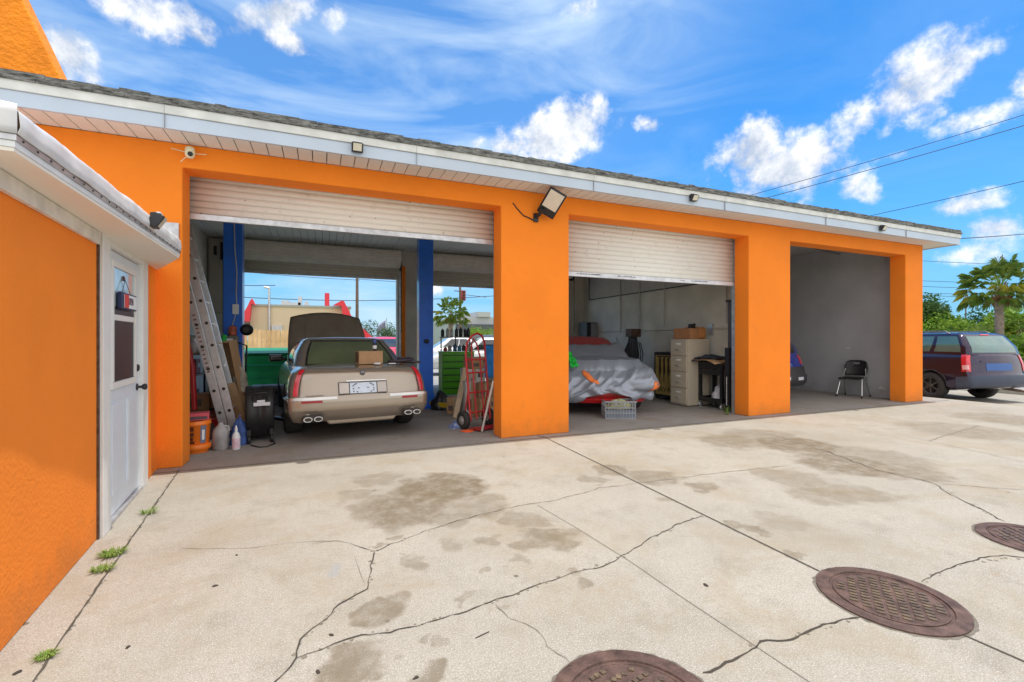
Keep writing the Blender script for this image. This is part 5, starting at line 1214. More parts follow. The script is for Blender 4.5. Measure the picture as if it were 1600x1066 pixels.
# tool chest
p = Vector((2.78, 9.95, 0))
t = thing('tool_chest', 'lime green rolling tool chest with stacked drawers behind the right blue post', 'tool chest', p, RD(-3))
m = MB(); m.box(-.36,.36,-.22,.22,.14,1.06); m.build('chest_case', limep, t, bevel=.006)
for i in range(6):
    z0 = .17+i*.145; m = MB(); m.box(-.34,.34,-.236,-.223,z0,z0+.125); d = m.build('drawer', limep, t, bevel=.004); m = MB(); m.box(-.34,.34,-.250,-.238,z0+.106,z0+.124); m.build('drawer_pull', blackm, d)
m = MB(); m.box(-.37,.37,-.23,.23,1.062,1.09); m.build('chest_top', limep, t, bevel=.005)
for x in (-.3,.3):
    for y in (-.17,.17): m = MB(); m.lathe([(.03,-.02),(.06,-.02),(.06,.02),(.03,.02)], 14, Matrix.Translation((x,y,.06)) @ Matrix.Rotation(pi/2,4,'Y')); m.box(x-.025,x+.025,y-.025,y+.025,.1,.14); m.build('castor', blackm, t)
t = thing('tool_rack', 'black raised rack standing on the lime green tool chest', 'rack', p+Vector((0,.05,1.092)), RD(-3))
m = MB(); m.box(-.34,.34,-.12,.12,.30,.325); m.build('rack_shelf', blackm, t)
for x in (-.33,.0,.33): m = MB(); m.box(x-.012,x+.012,-.012,.012,0,.30); m.build('rack_upright', blackm, t)
rk = [(-.30,.05,.18,(.02,.02,.02)),(-.19,.04,.20,(.35,.35,.36)),(-.09,.045,.17,(.5,.5,.52)),(.02,.05,.2,(.03,.03,.03)),(.12,.055,.22,(.02,.02,.025)),(.22,.045,.19,(.02,.02,.02)),(.30,.05,.21,(.03,.03,.035))]
for i, (x, r, h, c) in enumerate(rk):
    t = thing('spray_tin', '%s tin, %s from the left on the black rack' % (['black','grey','pale grey','black','black','black','dark grey'][i], ['first','second','third','fourth','fifth','sixth','seventh'][i]), 'tin', p+Vector((x,.05,1.419)), 0, 'tins on the tool rack'); oil_can(t, r*.8, h, mat('tin_%d' % i, c, .35, .3))
for i, (x, c, h, nm) in enumerate([(-.28,(.35,.05,.03),.10,'rusty red'),(-.18,(.30,.28,.25),.13,'tan'),(-.06,(.04,.10,.22),.17,'navy'),(.04,(.05,.20,.30),.14,'teal blue'),(.14,(.02,.02,.02),.15,'black'),(.24,(.45,.40,.34),.14,'cream'),(.31,(.1,.1,.1),.11,'charcoal')]):
    t = thing('shop_tin', '%s can on top of the lime green tool chest' % nm, 'tin', p+Vector((x,-.12,1.094)), 0, 'cans on the tool chest top'); oil_can(t, .045, h, mat('shop_tin_%d' % i, c, .45))
# hand truck
p = G(752, 669)
t = thing('hand_truck', 'red two-wheeled hand truck with hooped handle in front of the clutter by the orange pillar', 'hand truck', p, RD(20))
LN = Euler((RD(-7), 0, 0)).to_matrix().to_4x4()
m = MB(LN); w_ = .19
m.tube([(-w_,0,.12),(-w_,0,1.15),(-w_+.02,-.03,1.32),(-w_+.10,-.07,1.42),(0,-.08,1.45),(w_-.10,-.07,1.42),(w_-.02,-.03,1.32),(w_,0,1.15),(w_,0,.12)], .017, 8)
m.tube([(-.07,0,.14),(-.08,0,1.1),(-.05,.02,1.30),(.0,.03,1.38),(.05,.02,1.30),(.08,0,1.1),(.07,0,.14)], .013, 8); m.build('frame', redp, t)
m = MB(LN)
for z in (.25,.55,.85,1.05): m.tube([(-w_,0,z),(w_,0,z)], .013, 6)
m.tube([(-w_,0,.6),(-w_,.16,.16)], .012, 6); m.tube([(w_,0,.6),(w_,.16,.16)], .012, 6); m.build('crossbars', redp, t)
m = MB(); m.box(-.23,.23,-.22,0,.02,.03); m.build('toe_plate', redp, t)
for s_ in (-1, 1):
    M = Matrix.Translation((s_*.24,.13,.135)) @ Matrix.Rotation(pi/2*s_,4,'Y'); m = MB(M); m.lathe([(.07,-.04),(.11,-.045),(.135,-.03),(.135,.03),(.11,.045),(.07,.04),(.07,-.04)], 26, cap=False); wv = m.build('wheel', rubber, t)
    m = MB(M); m.lathe([(.068,-.03),(.07,.03),(.05,.034),(.03,.02),(.025,.045),(.01,.046)], 20); m.build('rim', mat('rim_cream',(.50,.47,.44),.4,.4), wv)
m = MB(); m.tube([(-.2,.13,.135),(.2,.13,.135)], .012, 8); m.build('axle', galv, t)
# boards and pole
for (pxb, pyb, pxt, pyt, Y, w_, lab, mm) in ((711,664,727,575,7.55,.09,'wide pale wooden board leaning left of the red hand truck',wood),(722,656,735,582,7.9,.06,'narrow wooden board leaning behind the wider board',mat('wood_grey',(.42,.34,.26),.8,var=.2))):
    a = at_Y(pxb, pyb, Y); b = at_Y(pxt, pyt, Y+.35); a.z = .0 if a.z < .1 else a.z; a.z = 0
    m = MB(); d = (b-a).normalized(); n_ = Vector((1,0,0)); n_ = (n_-d*n_.dot(d)).normalized(); q = d.cross(n_)
    Mx = Matrix(((n_.x,q.x,d.x,a.x),(n_.y,q.y,d.y,a.y),(n_.z,q.z,d.z,a.z),(0,0,0,1))); m.box(-w_/2,w_/2,-.018,.018,.01,(b-a).length,Mx); tag(m.build('wooden_board', mm, bevel=.003), lab, 'board', 'boards leaning by the hand truck')
a = G(753, 676); b = at_Y(771, 595, 6.12); m = MB(); m.tube([a+Vector((0,0,.02)), b], .017, 8); tag(m.build('white_pole', mat('pole_white',(.62,.58,.54),.5)), 'white plastic pole leaning on the orange pillar', 'pole')
# carton pile
cw = mat('carton_white',(.55,.53,.50),.8,var=.2,ns=6)
def carton(x, y, z, w_, d_, h_, rz, mm, lab):
    t = thing('stacked_carton', lab, 'box', (x, y, z), rz, 'cartons stacked behind the hand truck'); m = MB(); m.box(-w_/2,w_/2,-d_/2,d_/2,0,h_); m.build('carton', mm, t, bevel=.006)
    m = MB(); m.box(-.03,.03,-d_/2-.0015,-d_/2-.0003,.0,h_); m.box(-.03,.03,-d_/2,d_/2,h_+.0003,h_+.0015); m.build('tape', mat('tape_tan',()), t)
    m = MB(); m.box(-w_*.4,-w_*.1,-d_/2-.0015,-d_/2-.0003,h_*.2,h_*.5); m.box(w_*.15,w_*.4,-d_/2-.0015,-d_/2-.0003,h_*.55,h_*.8); m.build('printing', mat('print_dark',(.12,.09,.08),.8,var=.5,ns=30), t)
carton(2.75,8.55,0,.5,.4,.42,.1,card,'lowest brown carton of the pile behind the hand truck'); carton(2.72,8.55,.425,.42,.38,.36,-.1,cw,'whitish carton in the middle of the pile'); carton(2.80,8.55,.79,.40,.34,.22,.2,card,'topmost brown carton of the pile, under the white car outside')
carton(3.25,8.3,0,.5,.5,.55,0,card,'brown carton beside the pillar edge, low'); carton(3.22,8.3,.555,.46,.42,.40,.12,cw,'whitish carton beside the pillar edge, upper'); carton(2.28,8.15,0,.30,.26,.30,-.5,card,'small slumped brown carton at the foot of the blue post')
carton(2.62,7.6,0,.36,.3,.34,.3,card,'brown carton on the floor right behind the hand truck wheels'); carton(2.62,7.6,.345,.30,.26,.26,.1,cardin,'dark brown carton stacked behind the hand truck frame'); carton(2.42,7.75,0,.26,.3,.62,.0,cw,'tall narrow whitish carton behind the leaning boards')
heap('blue_rag', 'pile of blue and white rags on the floor in front of the hand truck', 'rag', G(716,668), .15, .10, mat('rag_bluewhite',(.03,.06,.22),.85,ns=25,col2=(.35,.42,.62),bump=.6,bs=20), 5)
heap('orange_cord', 'bright orange cord heap on the floor under the hand truck', 'cord', G(731,674), .10, .025, mat('cord_orange',(.85,.13,.03),.6,bump=.6,bs=40), 6)
heap('black_bin_bag', 'black bag slumped at the foot of the right blue post', 'bag', (2.12,8.7,0), .2, .35, mat('bag_black',(.015,.015,.017),.35,bump=.6,bs=10), 8)
m = MB(); m.grid(lambda u, v: (-.12+.24*u*(1-.3*v), .04*noise.noise(Vector((u*5,v*5,0))), .55*v), 10, 12); o = m.build('blue_cloth', mat('cloth_blue',(.02,.22,.60),.8,var=.2), solid=.01); o.location = at_Y(768,590,7.3); tag(o, 'light blue cloth hanging beside the orange pillar behind the hand truck', 'cloth')

# ================================================================ BAY 2 CLUTTER
# crate
p = G(966, 652); p.z = 0
t = thing('milk_crate', 'grey ribbed plastic crate full of scraps in front of the covered car', 'crate', p, RD(-24))
m = MB(); W2, D2, H2 = .26, .19, .30
for z in (.0,.09,.18,.275): m.box(-W2,W2,-D2,-D2+.008,z,z+.02); m.box(-W2,W2,D2-.008,D2,z,z+.02); m.box(-W2,-W2+.008,-D2+.009,D2-.009,z,z+.02); m.box(W2-.008,W2,-D2+.009,D2-.009,z,z+.02)
for i in range(11):
    x = -W2+.004+i*(2*W2-.02)/10; m.box(x,x+.012,-D2-.002,-D2+.006,0,H2); m.box(x,x+.012,D2-.006,D2+.002,0,H2)
for i in range(8):
    y = -D2+.01+i*(2*D2-.03)/7; m.box(-W2-.002,-W2+.006,y,y+.012,0,H2); m.box(W2-.006,W2+.002,y,y+.012,0,H2)
m.box(-W2-.015,W2+.015,-D2-.015,-D2+.01,H2-.02,H2+.005); m.box(-W2-.015,W2+.015,D2-.01,D2+.015,H2-.02,H2+.005)
m.build('crate_lattice', mat('crate_grey',(.30,.31,.33),.55,var=.1), t)
m = MB(); m.box(-W2+.015,W2-.015,-D2+.015,D2-.015,.01,.15); m.build('lower_panel', mat('crate_bluegrey',(.20,.24,.30),.6), t)
hp = heap('crate_scraps', 'yellow-green and white scraps heaped in the grey crate', 'scraps', p+Vector((0,0,.16)), .22, .15, mat('scraps',(.45,.45,.05),.8,ns=18,col2=(.45,.47,.5),bump=.8,bs=25), 12); hp.scale = (1.1,.95,1)
# filing cabinet
a = G(1052, 633); b = G(1074, 636); 
fc0 = G(1074, 636); ux = Vector((1,0,0))
t = thing('filing_cabinet', 'tall beige four-drawer filing cabinet against the inner wall of the second bay', 'cabinet', (fc0.x, fc0.y+.23, 0), RD(-88)); hgt = 1.36
fm = mat('cabinet_putty',(.50,.43,.33),.5,var=.03)
m = MB(); m.box(-.23,.23,.0,.60,.02,hgt); m.build('case', fm, t, bevel=.004)
for i in range(4):
    z0 = .05+i*.327; m = MB(); m.box(-.215,.215,-.022,-.001,z0,z0+.31); d = m.build('drawer', fm, t, bevel=.005)
    m = MB(); m.box(-.06,.06,-.032,-.0225,z0+.215,z0+.25); m.build('label_holder', white, d); m = MB(); m.tube([(-.06,-.03,z0+.12),(-.05,-.05,z0+.115),(.05,-.05,z0+.115),(.06,-.03,z0+.12)], .008, 6); m.build('handle', galv, d)
o = t; FCX, FCY = fc0.x+.28, fc0.y-.06
t = thing('brown_bundle', 'orange-brown cardboard carton on top of the filing cabinet', 'box', (FCX+.02, FCY+.3, hgt+.004), RD(6))
bm_ = mat('bundle_brown',(.50,.20,.06),.6,var=.2,ns=7,bump=.4,bs=9)
m = MB(); m.box(-.24,.02,-.22,.22,0,.22); m.build('carton', mat('carton_rust',(.38,.17,.07),.7), t, bevel=.01)
m = MB(); m.box(.025,.27,-.2,.2,0,.25); m.build('wrapped_part', bm_, t, bevel=.05, seg=4)
t = thing('black_torch', 'small black lamp standing on the brown carton on the cabinet', 'lamp', (FCX-.03, FCY+.22, hgt+.226)); m = MB(); m.box(-.04,.03,-.05,.05,0,.09); m.build('lamp_case', blackp, t, bevel=.015); m = MB(); m.lathe([(.025,0),(.035,.03),(.03,.04)], 14, Matrix.Translation((0,-.06,.07)) @ Matrix.Rotation(pi/2,4,'X')); m.tube([(.03,0,.03),(.14,0,.015),(.2,.02,.01)], .02, 8); m.build('lamp_head', blackp, t)
# gold-faced cooler with claw logo
q = G(1055, 626); ga = G(1022, 622)
t = thing('drinks_cooler', 'black drinks cooler with a gold front bearing claw marks and the word JAVA', 'cooler', (7.33, 8.12, 0), RD(-88))
m = MB(); m.box(-.33,.33,-.25,.3,.05,1.07); m.build('cooler_case', blackp, t, bevel=.01)
m = MB(); m.box(-.27,.27,-.262,-.251,.12,1.0); fp = m.build('gold_panel', mat('gold_panel',(.42,.31,.10),.45,var=.25,ns=6), t)
blk = mat('panel_black_print',(.04,.025,.01),.6); m = MB(); rnd = random.Random(5)
for x0 in (-.13, 0, .13):
    pts = [(x0-.035,.93),(x0+.035,.96),(x0+.03,.78),(x0+.045,.66),(x0+.015,.55),(x0+.0,.36),(x0-.02,.56),(x0-.03,.70),(x0-.02,.8)]
    m.prism(pts, -.2645, -.2625)
m.box(-.22,.22,-.2645,-.2625,.955,.985); m.build('claw_mark', blk, fp)
text('java_letters', 'JAVA', .17, blk, fp, face_y(0,-.2635,.23), .0008, 1.1)
for x in (-.28,.28): m = MB(); m.lathe([(.03,-.02),(.035,.02)], 12, Matrix.Translation((x,-.2,.035)) @ Matrix.Rotation(pi/2,4,'Y')); m.build('castor', blackm, t)
# black golf-bag-like gear stack and things on the wall side
g_ = at_X(1007,560,7.2); 
t = thing('gear_rack', 'black upright gear bag with straps standing by the inner wall behind the cooler', 'bag', (g_.x-.15, g_.y+.3, 0))
m = MB(); m.tube([(0,0,.02),(0,0,.5),(.02,0,1.0),(.05,.02,1.45)], [.16,.18,.15,.10], 14); m.tube([(-.3,-.1,.3),(-.22,-.05,.8),(-.05,0,1.25)], [.14,.13,.07], 12); m.build('bag_body', mat('bag_fabric',(.02,.02,.025),.7,bump=.8,bs=14), t)
m = MB(); m.box(-.10,.20,-.12,.12,1.42,1.62); m.build('top_case', mat('case_brown_black',(.10,.055,.035),.6,var=.4), t, bevel=.02)
m = MB()
for k in range(7): m.tube([(-.14+.05*k,-.14,1.4-.02*k),(-.16+.06*k,-.18,1.0),(-.18+.05*k,-.16,.5)], .014, 6)
m.build('strap', mat('strap_grey',(.06,.06,.075),.5), t)
t = thing('speaker_cabinet', 'black cabinet with a grey door in the rear corner of the second bay', 'cabinet', (at_Y(930,520,11.7).x, 11.7, 0))
m = MB(); m.box(-.42,.42,-.2,.25,1.27,1.86); m.build('cabinet_case', blackp, t, bevel=.01); m = MB(); m.box(-.28,.02,-.212,-.202,1.30,1.84); m.build('grey_door', mat('door_grey',(.28,.28,.30),.5), t); m = MB(); m.box(-.4,.4,-.15,.2,0,1.265); m.build('stand', blackm, t)
m = MB(); m.box(.12,.38,-.215,-.202,1.32,1.80); m.build('speaker_grille', mat('grille_dark',(.05,.045,.05),.8), t)
t = thing('office_armchair', 'old dark armchair with pale hoop arms behind the covered car', 'chair', (6.55, 9.4, 0), RD(40))
m = MB(); m.box(-.25,.25,-.25,.25,.42,.52); m.build('seat', blackp, t, bevel=.03); m = MB(); m.box(-.25,.25,.2,.28,.55,1.1); m.build('backrest', blackp, t, bevel=.03); m = MB(); m.tube([(0,0,.05),(0,0,.42)], .04, 8); m.tube([(-.28,0,.05),(.28,0,.05)], .03, 6); m.tube([(0,-.28,.05),(0,.28,.05)], .03, 6); m.build('pedestal', blackm, t)
m = MB()
for s_ in (-1,1): m.tube([(s_*.3,.25,.55),(s_*.32,.25,1.15),(s_*.32,0,1.28),(s_*.32,-.25,1.12),(s_*.3,-.25,.5)], .018, 8)
m.build('arm_hoop', galv, t)
# utility cart
p = G(1134, 638)
t = thing('utility_cart', 'black two-shelf utility cart right of the filing cabinet', 'cart', (7.28, 6.80, 0), RD(-90))
cw_, cd_ = .30, .22
p = Vector((7.55, 6.70, 0))
for nm, z, h in (('top_tray',.78,.13),('bottom_tray',.12,.09)):
    m = MB(); m.box(-cw_,cw_,-cd_,cd_,z,z+.02); m.box(-cw_,cw_,-cd_,-cd_+.012,z+.02,z+h); m.box(-cw_,cw_,cd_-.012,cd_,z+.02,z+h); m.box(-cw_,-cw_+.012,-cd_+.013,cd_-.013,z+.02,z+h); m.box(cw_-.012,cw_,-cd_+.013,cd_-.013,z+.02,z+h); m.build(nm, blackp, t, bevel=.004)
m = MB(); m.box(-cw_+.02,cw_-.02,-cd_-.008,-cd_-.001,.66,.77); m.build('drawer_front', blackm, t)
for x in (-cw_+.03,cw_-.03):
    for y in (-cd_+.03,cd_-.03): m = MB(); m.box(x-.028,x+.028,y-.028,y+.028,.145 if True else 0,.779); m.build('post', blackp, t)
    for y in (-cd_+.03,cd_-.03): m = MB(); m.lathe([(.025,-.015),(.05,-.015),(.05,.015),(.025,.015)], 14, Matrix.Translation((x,y,.05)) @ Matrix.Rotation(pi/2,4,'Y')); m.box(x-.01,x+.01,y-.01,y+.01,.08,.119); m.build('castor', galv, t)
hp = heap('plastic_bag', 'white plastic bag on the lower shelf of the black cart', 'bag', (7.24, 6.74, .145), .16, .28, mat('bag_white',(.55,.55,.60),.35,var=.25,ns=9,bump=1,bs=12), 21)
m = MB(); m.grid(lambda u, v: (-.42+.64*u, -.34+.6*v-.05*u, .02+.03*noise.noise(Vector((u*3,v*3,0)))-(.16*max(0,.25-v)*4*.4)), 14, 10); o = m.build('flat_cardboard', card, solid=.006); o.location = (7.30, 6.84, .925); tag(o, 'flattened torn cardboard lying across the top of the black cart', 'cardboard')
m = MB(); m.grid(lambda u, v: (-.30+.6*u, -.14+.28*v, .06*sin(pi*u)*sin(pi*v)+.02*noise.noise(Vector((u*5,v*5,3)))), 14, 10); o = m.build('dark_jacket', mat('jacket_dark',(.03,.035,.055),.8,bump=.6,bs=20), solid=.02); o.location = (7.25, 6.95, .985); tag(o, 'dark folded jacket on the cardboard on the cart', 'jacket')
heap('navy_cloth', 'navy cloth hanging over the left corner of the cart top', 'cloth', (6.98, 7.05, .915), .12, .06, mat('jacket_dark',()), 31)
t = thing('door_track_motor', 'dark steel door track with a chain hoist box beside the third pillar', 'door track', (7.13,6.32,0))
m = MB(); m.box(-.05,.05,-.04,.06,0,2.06); m.build('track_post', mat('track_dark',(.10,.09,.10),.5,.4), t); m = MB(); m.box(-.14,-.055,-.04,.05,.0,1.2); m.build('side_channel', blackm, t); m = MB(); m.box(-.09,.09,-.07,.08,2.062,2.10); m.build('top_bracket', blackm, t)
m = MB(); m.tube([(-.17,-.02,.12+i*.02) for i in range(28)], [.006+.006*(i % 2) for i in range(28)], 5)
m.build('chain', galv, t)
o = blades(26, .03, .16, 77).build('weed_sprig', tuftm); o.location = G(1135,648); tag(o, 'thin green weed growing at the floor edge by the third pillar', 'weed')

# ================================================================ BAY 3 chair
p = Vector((11.62, 6.86, 0))
t = thing('plastic_chair', 'black plastic chair with silver tube legs in the grey bay', 'chair', p, RD(-76))
m = MB(); m.grid(lambda u, v: ((-.23+.46*u)*(1-.08*v), -.24+.46*v, .45-.02*sin(pi*u)*sin(pi*v)-.03*max(0,.15-v)*6), 12, 12); m.build('seat', blackp, t, solid=.016)
def bk(u, v):
    x = (-.20-.035*sin(pi*v)+ (0.40+.07*sin(pi*v))*u); return (x, .20+.08*v+.05*(2*u-1)**2*-1, .50+.36*v-.04*(2*u-1)**4*v)
m = MB(); m.grid(bk, 14, 7)
keep = [i for i in range(len(m.f)) if not (5 <= i % 14 <= 8 and i//14 == 5)]; m.f = [m.f[i] for i in keep]; m.s = [m.s[i] for i in keep]; m.mi = [m.mi[i] for i in keep]
o = m.build('backrest', blackp, t, solid=.016)
for s_ in (-1,1):
    m = MB(); m.tube([(s_*.20,.16,.66),(s_*.22,.10,.50),(s_*.22,-.02,.43)], .012, 6); m.build('back_support', galv, t)
    for y0, y1 in ((-.12,-.27),(.10,.30)):
        m = MB(); m.tube([(s_*.21,y0,.43),(s_*.25,y1,.02)], .012, 8); lg = m.build('leg', chrome, t); m = MB(); m.tube([(s_*.25,y1,.0),(s_*.248,y1*.985,.06)], .017, 8); m.build('foot_cap', blackp, lg)
m = MB()
for i, (px, py, s_) in enumerate([(1325,544,.05),(1322,559,.02),(1321,578,.018),(1368,543,.012),(1376,606,.06),(1381,608,.03),(1320,537,.012)]):
    c = at_X(px, py, 12.045); n = 9; rr = random.Random(i); m.add([(12.046, c.y+s_*cos(2*pi*k/n)*rr.uniform(.4,1.2), c.z+s_*.6*sin(2*pi*k/n)*rr.uniform(.4,1.2)) for k in range(n)], [tuple(range(n))])
m.build('paint_chip', mat('chip_white',(.6,.6,.6),.8), B_)
m = MB(); m.tube([(12.03,7.4,3.50),(10.4,7.1,3.50),(9.2,6.8,3.42),(8.13,6.6,3.25)], .008, 5); tag(m.build('bay_cable', blackp), 'thin cable strung under the ceiling of the grey bay', 'cable')
m = MB(); m.tube([(8.01,6.6,3.3),(8.08,6.6,3.3),(8.13,6.6,3.22)], .03, 8); m.box(8.005,8.03,6.52,6.68,3.22,3.38); tag(m.build('wall_bracket', galv), 'small metal bracket high on the inner wall of the grey bay', 'bracket')
# ================================================================ BEHIND THE GARAGE (seen through the bays)
greenp = mat('dumpster_green', (.02,.42,.13), .45, var=.15, ns=4)
# dumpster
p = G(418, 612); 
t = thing('dumpster', 'green steel dumpster standing outside behind the garage', 'dumpster', (p.x, p.y+.2, -.016), RD(-3)); t.scale = (1,1,.88)
m = MB(); m.prism([(-.45,.10),(.55,.10),(.62,.62),(.62,1.22),(-.55,1.10),(-.45,.62)], -.56, .52, 'x'); m.build('bin_body', greenp, t, bevel=.01)
m = MB(); m.box(-.60,.56,-.575,-.50,.80,.86); m.box(-.60,.56,-.49,-.46,.45,.48); m.build('front_rib', mat('green_light',(.03,.42,.20),.35), t, bevel=.004)
m = MB(); m.add([(-.62,-.62,1.13),(.58,-.62,1.13),(.58,.66,1.26),(-.62,.66,1.26),(-.62,-.62,1.17),(.58,-.62,1.17),(.58,.66,1.30),(-.62,.66,1.30)], [(0,1,2,3),(4,5,6,7),(0,1,5,4),(1,2,6,5),(2,3,7,6),(3,0,4,7)]); m.build('lid', mat('green_lid',(.01,.26,.10),.5), t)
m = MB(); m.box(-.5,-.4,-.4,.5,0,.098); m.box(.36,.46,-.4,.5,0,.098); m.build('skid', blackm, t)
# wooden fence
fY = 40.0
a = at_Y(340,515,fY); b = at_Y(470,515,fY); x0, x1 = a.x-6, b.x+3
t = thing('wood_fence', 'tall plank privacy fence behind the dumpster', 'fence', (0, fY, -.02))
m = MB(); x = x0; rnd = random.Random(1)
while x < x1: m.box(x, x+.26, rnd.uniform(-.04,.04), .06, 0, a.z+rnd.uniform(-.05,.05)); x += .32
m.build('pickets', mat('fence_wood',(.50,.30,.15),.85,var=.3,ns=1.2,col2=(.78,.52,.30)), t)
m = MB()
for z in (.4,1.2,2.0): m.box(x0,x1,.062,.11,z,z+.09)
m.build('rail', wood, t)
# restaurant building with red gable fins
bY = 44.0; a = at_Y(391,478,bY); b = at_Y(547,478,bY); rA = a.z
t = thing('beige_building', 'beige flat-roofed building with red corner gables beyond the fence', 'building', (0, bY, -.02))
m = MB(); m.box(a.x, b.x, 0, 14, 0, rA); m.build('wall', mat('beige_render',(.66,.53,.38),.85,var=.06,ns=.3), t)
m = MB(); m.box(a.x-.1, b.x+.1, -.1, 14.1, rA+.002, rA+.18); m.build('roof_coping', mat('coping_grey',(.35,.36,.34),.7), t)
rg_ = mat('gable_red',(.72,.035,.055),.5,var=.05)
def fin(pts, nm): 
    m = MB(); q = [at_Y(px, py, bY) for px, py in pts]; m.prism([(v.x, v.z+.02) for v in q], -.9, -.25); m.build(nm, rg_, t)
fin([(372,503),(392,503),(395,476),(401,478),(396,468),(393,471),(390,478),(385,487),(372,493)], 'red_gable')
fin([(520,478),(533,471),(537,472),(551,500),(600,545),(590,548),(548,512),(536,503),(533,479)], 'red_gable')
m = MB(); q0 = at_Y(368,503,bY); q1 = at_Y(391,514,bY); m.box(q0.x,q1.x,-.9,.0,q1.z+.02,q0.z+.018); m.build('dark_soffit', mat('soffit_brown',(.12,.08,.06),.8), t)
m = MB(); c = at_Y(511,467,bY+3); m.tube([(c.x,3,rA),(c.x,3,at_Y(511,458,bY+3).z)], .22, 12); m.build('red_flue', rg_, t)
m = MB()
for px0, px1, h in ((440,452,.5),(452,470,.35),(466,472,.9),(476,482,.45)): a_ = at_Y(px0,476,bY+2); b2 = at_Y(px1,476,bY+2); m.box(a_.x,b2.x,1.6,2.4,rA+.18,rA+.18+h)
m.build('rooftop_unit', galv, t)
m = MB(); c0 = at_Y(421,500,bY); m.tube([(c0.x,-.15,2.0),(c0.x,-.15,at_Y(421,450,bY).z)], .09, 8); m.tube([(c0.x,-.15,at_Y(421,450,bY).z),(c0.x-.4,-.15,at_Y(421,449,bY).z)], .09, 8); m.build('service_mast', galv, t)
m = MB(); m.box(c0.x+.2,c0.x+1.0,-.2,-.001,1.9,2.6); m.build('meter_box', galv, t)
# utility poles and wires
polem = mat('pole_wood',(.16,.11,.085),.9,var=.2)
def upole(px, py_top, Y, lab, arms=1, r=.16):
    q = at_Y(px, py_top, Y); t = thing('utility_pole', lab, 'utility pole', (q.x, Y, -.3), 0, 'wooden utility poles'); h = q.z+.3
    m = MB(); m.tube([(0,0,0),(0,0,h)], [r*1.15, r*.8], 10); m.build('pole_shaft', polem, t)
    m = MB()
    for i in range(arms): m.box(-1.1,1.1,-.06,.06,h-.9-i*.9,h-.78-i*.9)
    m.build('crossarm', polem, t)
    m = MB()
    for x in (-1,-.5,.5,1): m.lathe([(.05,0),(.07,.05),(.05,.2),(.02,.24)], 8, Matrix.Translation((x,0,h-.77)))
    m.build('insulator', mat('insulator_grey',(.25,.25,.28),.4), t); return q
upole(558, 415, 48, 'wooden pole behind the champagne car bonnet seen through the first bay'); upole(719, 430, 52, 'pole behind the palm seen through the right rear opening')
def wire(pts, r, lab):
    P_ = [Vector(q) for q in pts]; out_ = []
    a, b = P_; 
    for i in range(25): u = i/24; q = a.lerp(b, u); q.z -= .012*(b-a).length*4*u*(1-u)*.6; out_.append(q)
    m = MB(); m.tube(out_, r, 5); tag(m.build('power_line', blackm), lab, 'wire', 'overhead power lines')
wire((at_Y(340,445,48), at_Y(430,446,44)), .03, 'short line running to the mast on the beige building')
wire((at_Y(330,462,48), at_Y(562,470,48)), .035, 'lowest line crossing the first rear opening')
wire((at_Y(330,420,48), at_Y(562,438,48)), .025, 'top line crossing the first rear opening')
wire((at_Y(558,470,48), at_Y(780,462,52)), .035, 'line seen past the palm in the right rear opening')
wire((at_Y(558,436,48), at_Y(790,448,52)), .025, 'upper line in the right rear opening')
wire((at_d(1060,336,26), at_d(1760,130,17)), .014, 'uppermost wire crossing the clouds at the upper right')
wire((at_d(1060,345,26), at_d(1760,149,17)), .016, 'second wire just below the uppermost one at the upper right')
wire((at_d(1240,362,26), at_d(1760,245,17)), .014, 'lone wire above the roof corner running to the right edge')
wire((at_d(1496,373,14), at_d(1760,343,22)), .014, 'thick service wire leaving the roof corner to the right')
for i, (py0, py1) in enumerate(((404,416),(436,444),(445,452),(455,462),(459,466))): wire((at_d(1380,py0,60), at_d(1700,py1,60)), .028, '%s of the thin wires behind the right palm, counted from above' % ['first','second','third','fourth','fifth'][i])
upole(1566, 398, 58, 'slim pole top just above the right palm', r=.12); upole(1509, 462, 60, 'short far pole left of the right palm', r=.14)
# traffic signal on span
q = at_Y(724,462,51); t = thing('traffic_signal', 'red traffic signal hanging beside the pole in the right rear opening', 'traffic light', q)
m = MB(); m.box(-.25,.25,-.15,.15,-.6,.6); m.build('signal_case', mat('signal_red',(.35,.04,.03),.5), t, bevel=.03)
m = MB()
for z in (-.38,0,.38): m.lathe([(.14,0),(.14,.12)], 12, Matrix.Translation((0,-.15,z)) @ Matrix.Rotation(pi/2,4,'X'))
m.build('signal_lens', blackp, t); m = MB(); m.tube([(-.3,0,.5),(-1.1,0,.5)], .05, 6); m.tube([(.3,0,.1),(2.8,0,-.1)], .03, 5); m.build('span_wire', blackm, t)
# grey commercial building far right
gY = 70; a = at_Y(726,494,gY); b = at_Y(1000,494,gY)
t = thing('grey_building', 'pale grey commercial building with a dark band seen through the right rear opening', 'building', (0, gY, -.1))
m = MB(); m.box(a.x-1, b.x, 0, 20, 0, a.z); m.build('wall', mat('grey_render',(.42,.43,.45),.8,var=.04), t)
m = MB(); z1 = at_Y(740,506,gY).z; z0 = at_Y(740,515,gY).z; m.box(a.x-1.5, b.x, -.8, -.01, z0, z1); m.build('dark_awning', mat('awning_dark',(.07,.08,.10),.6), t)
m = MB()
for i in range(12): x = a.x+i*2.4; m.box(x, x+1.5, -.03, -.001, .8, z0-.25)
m.build('window', darkglass, t)
m = MB(); m.box(at_Y(745,494,gY).x, at_Y(765,494,gY).x, -.4, 8, a.z+.002, a.z+.8); m.build('roof_parapet', mat('grey_render',()), t)
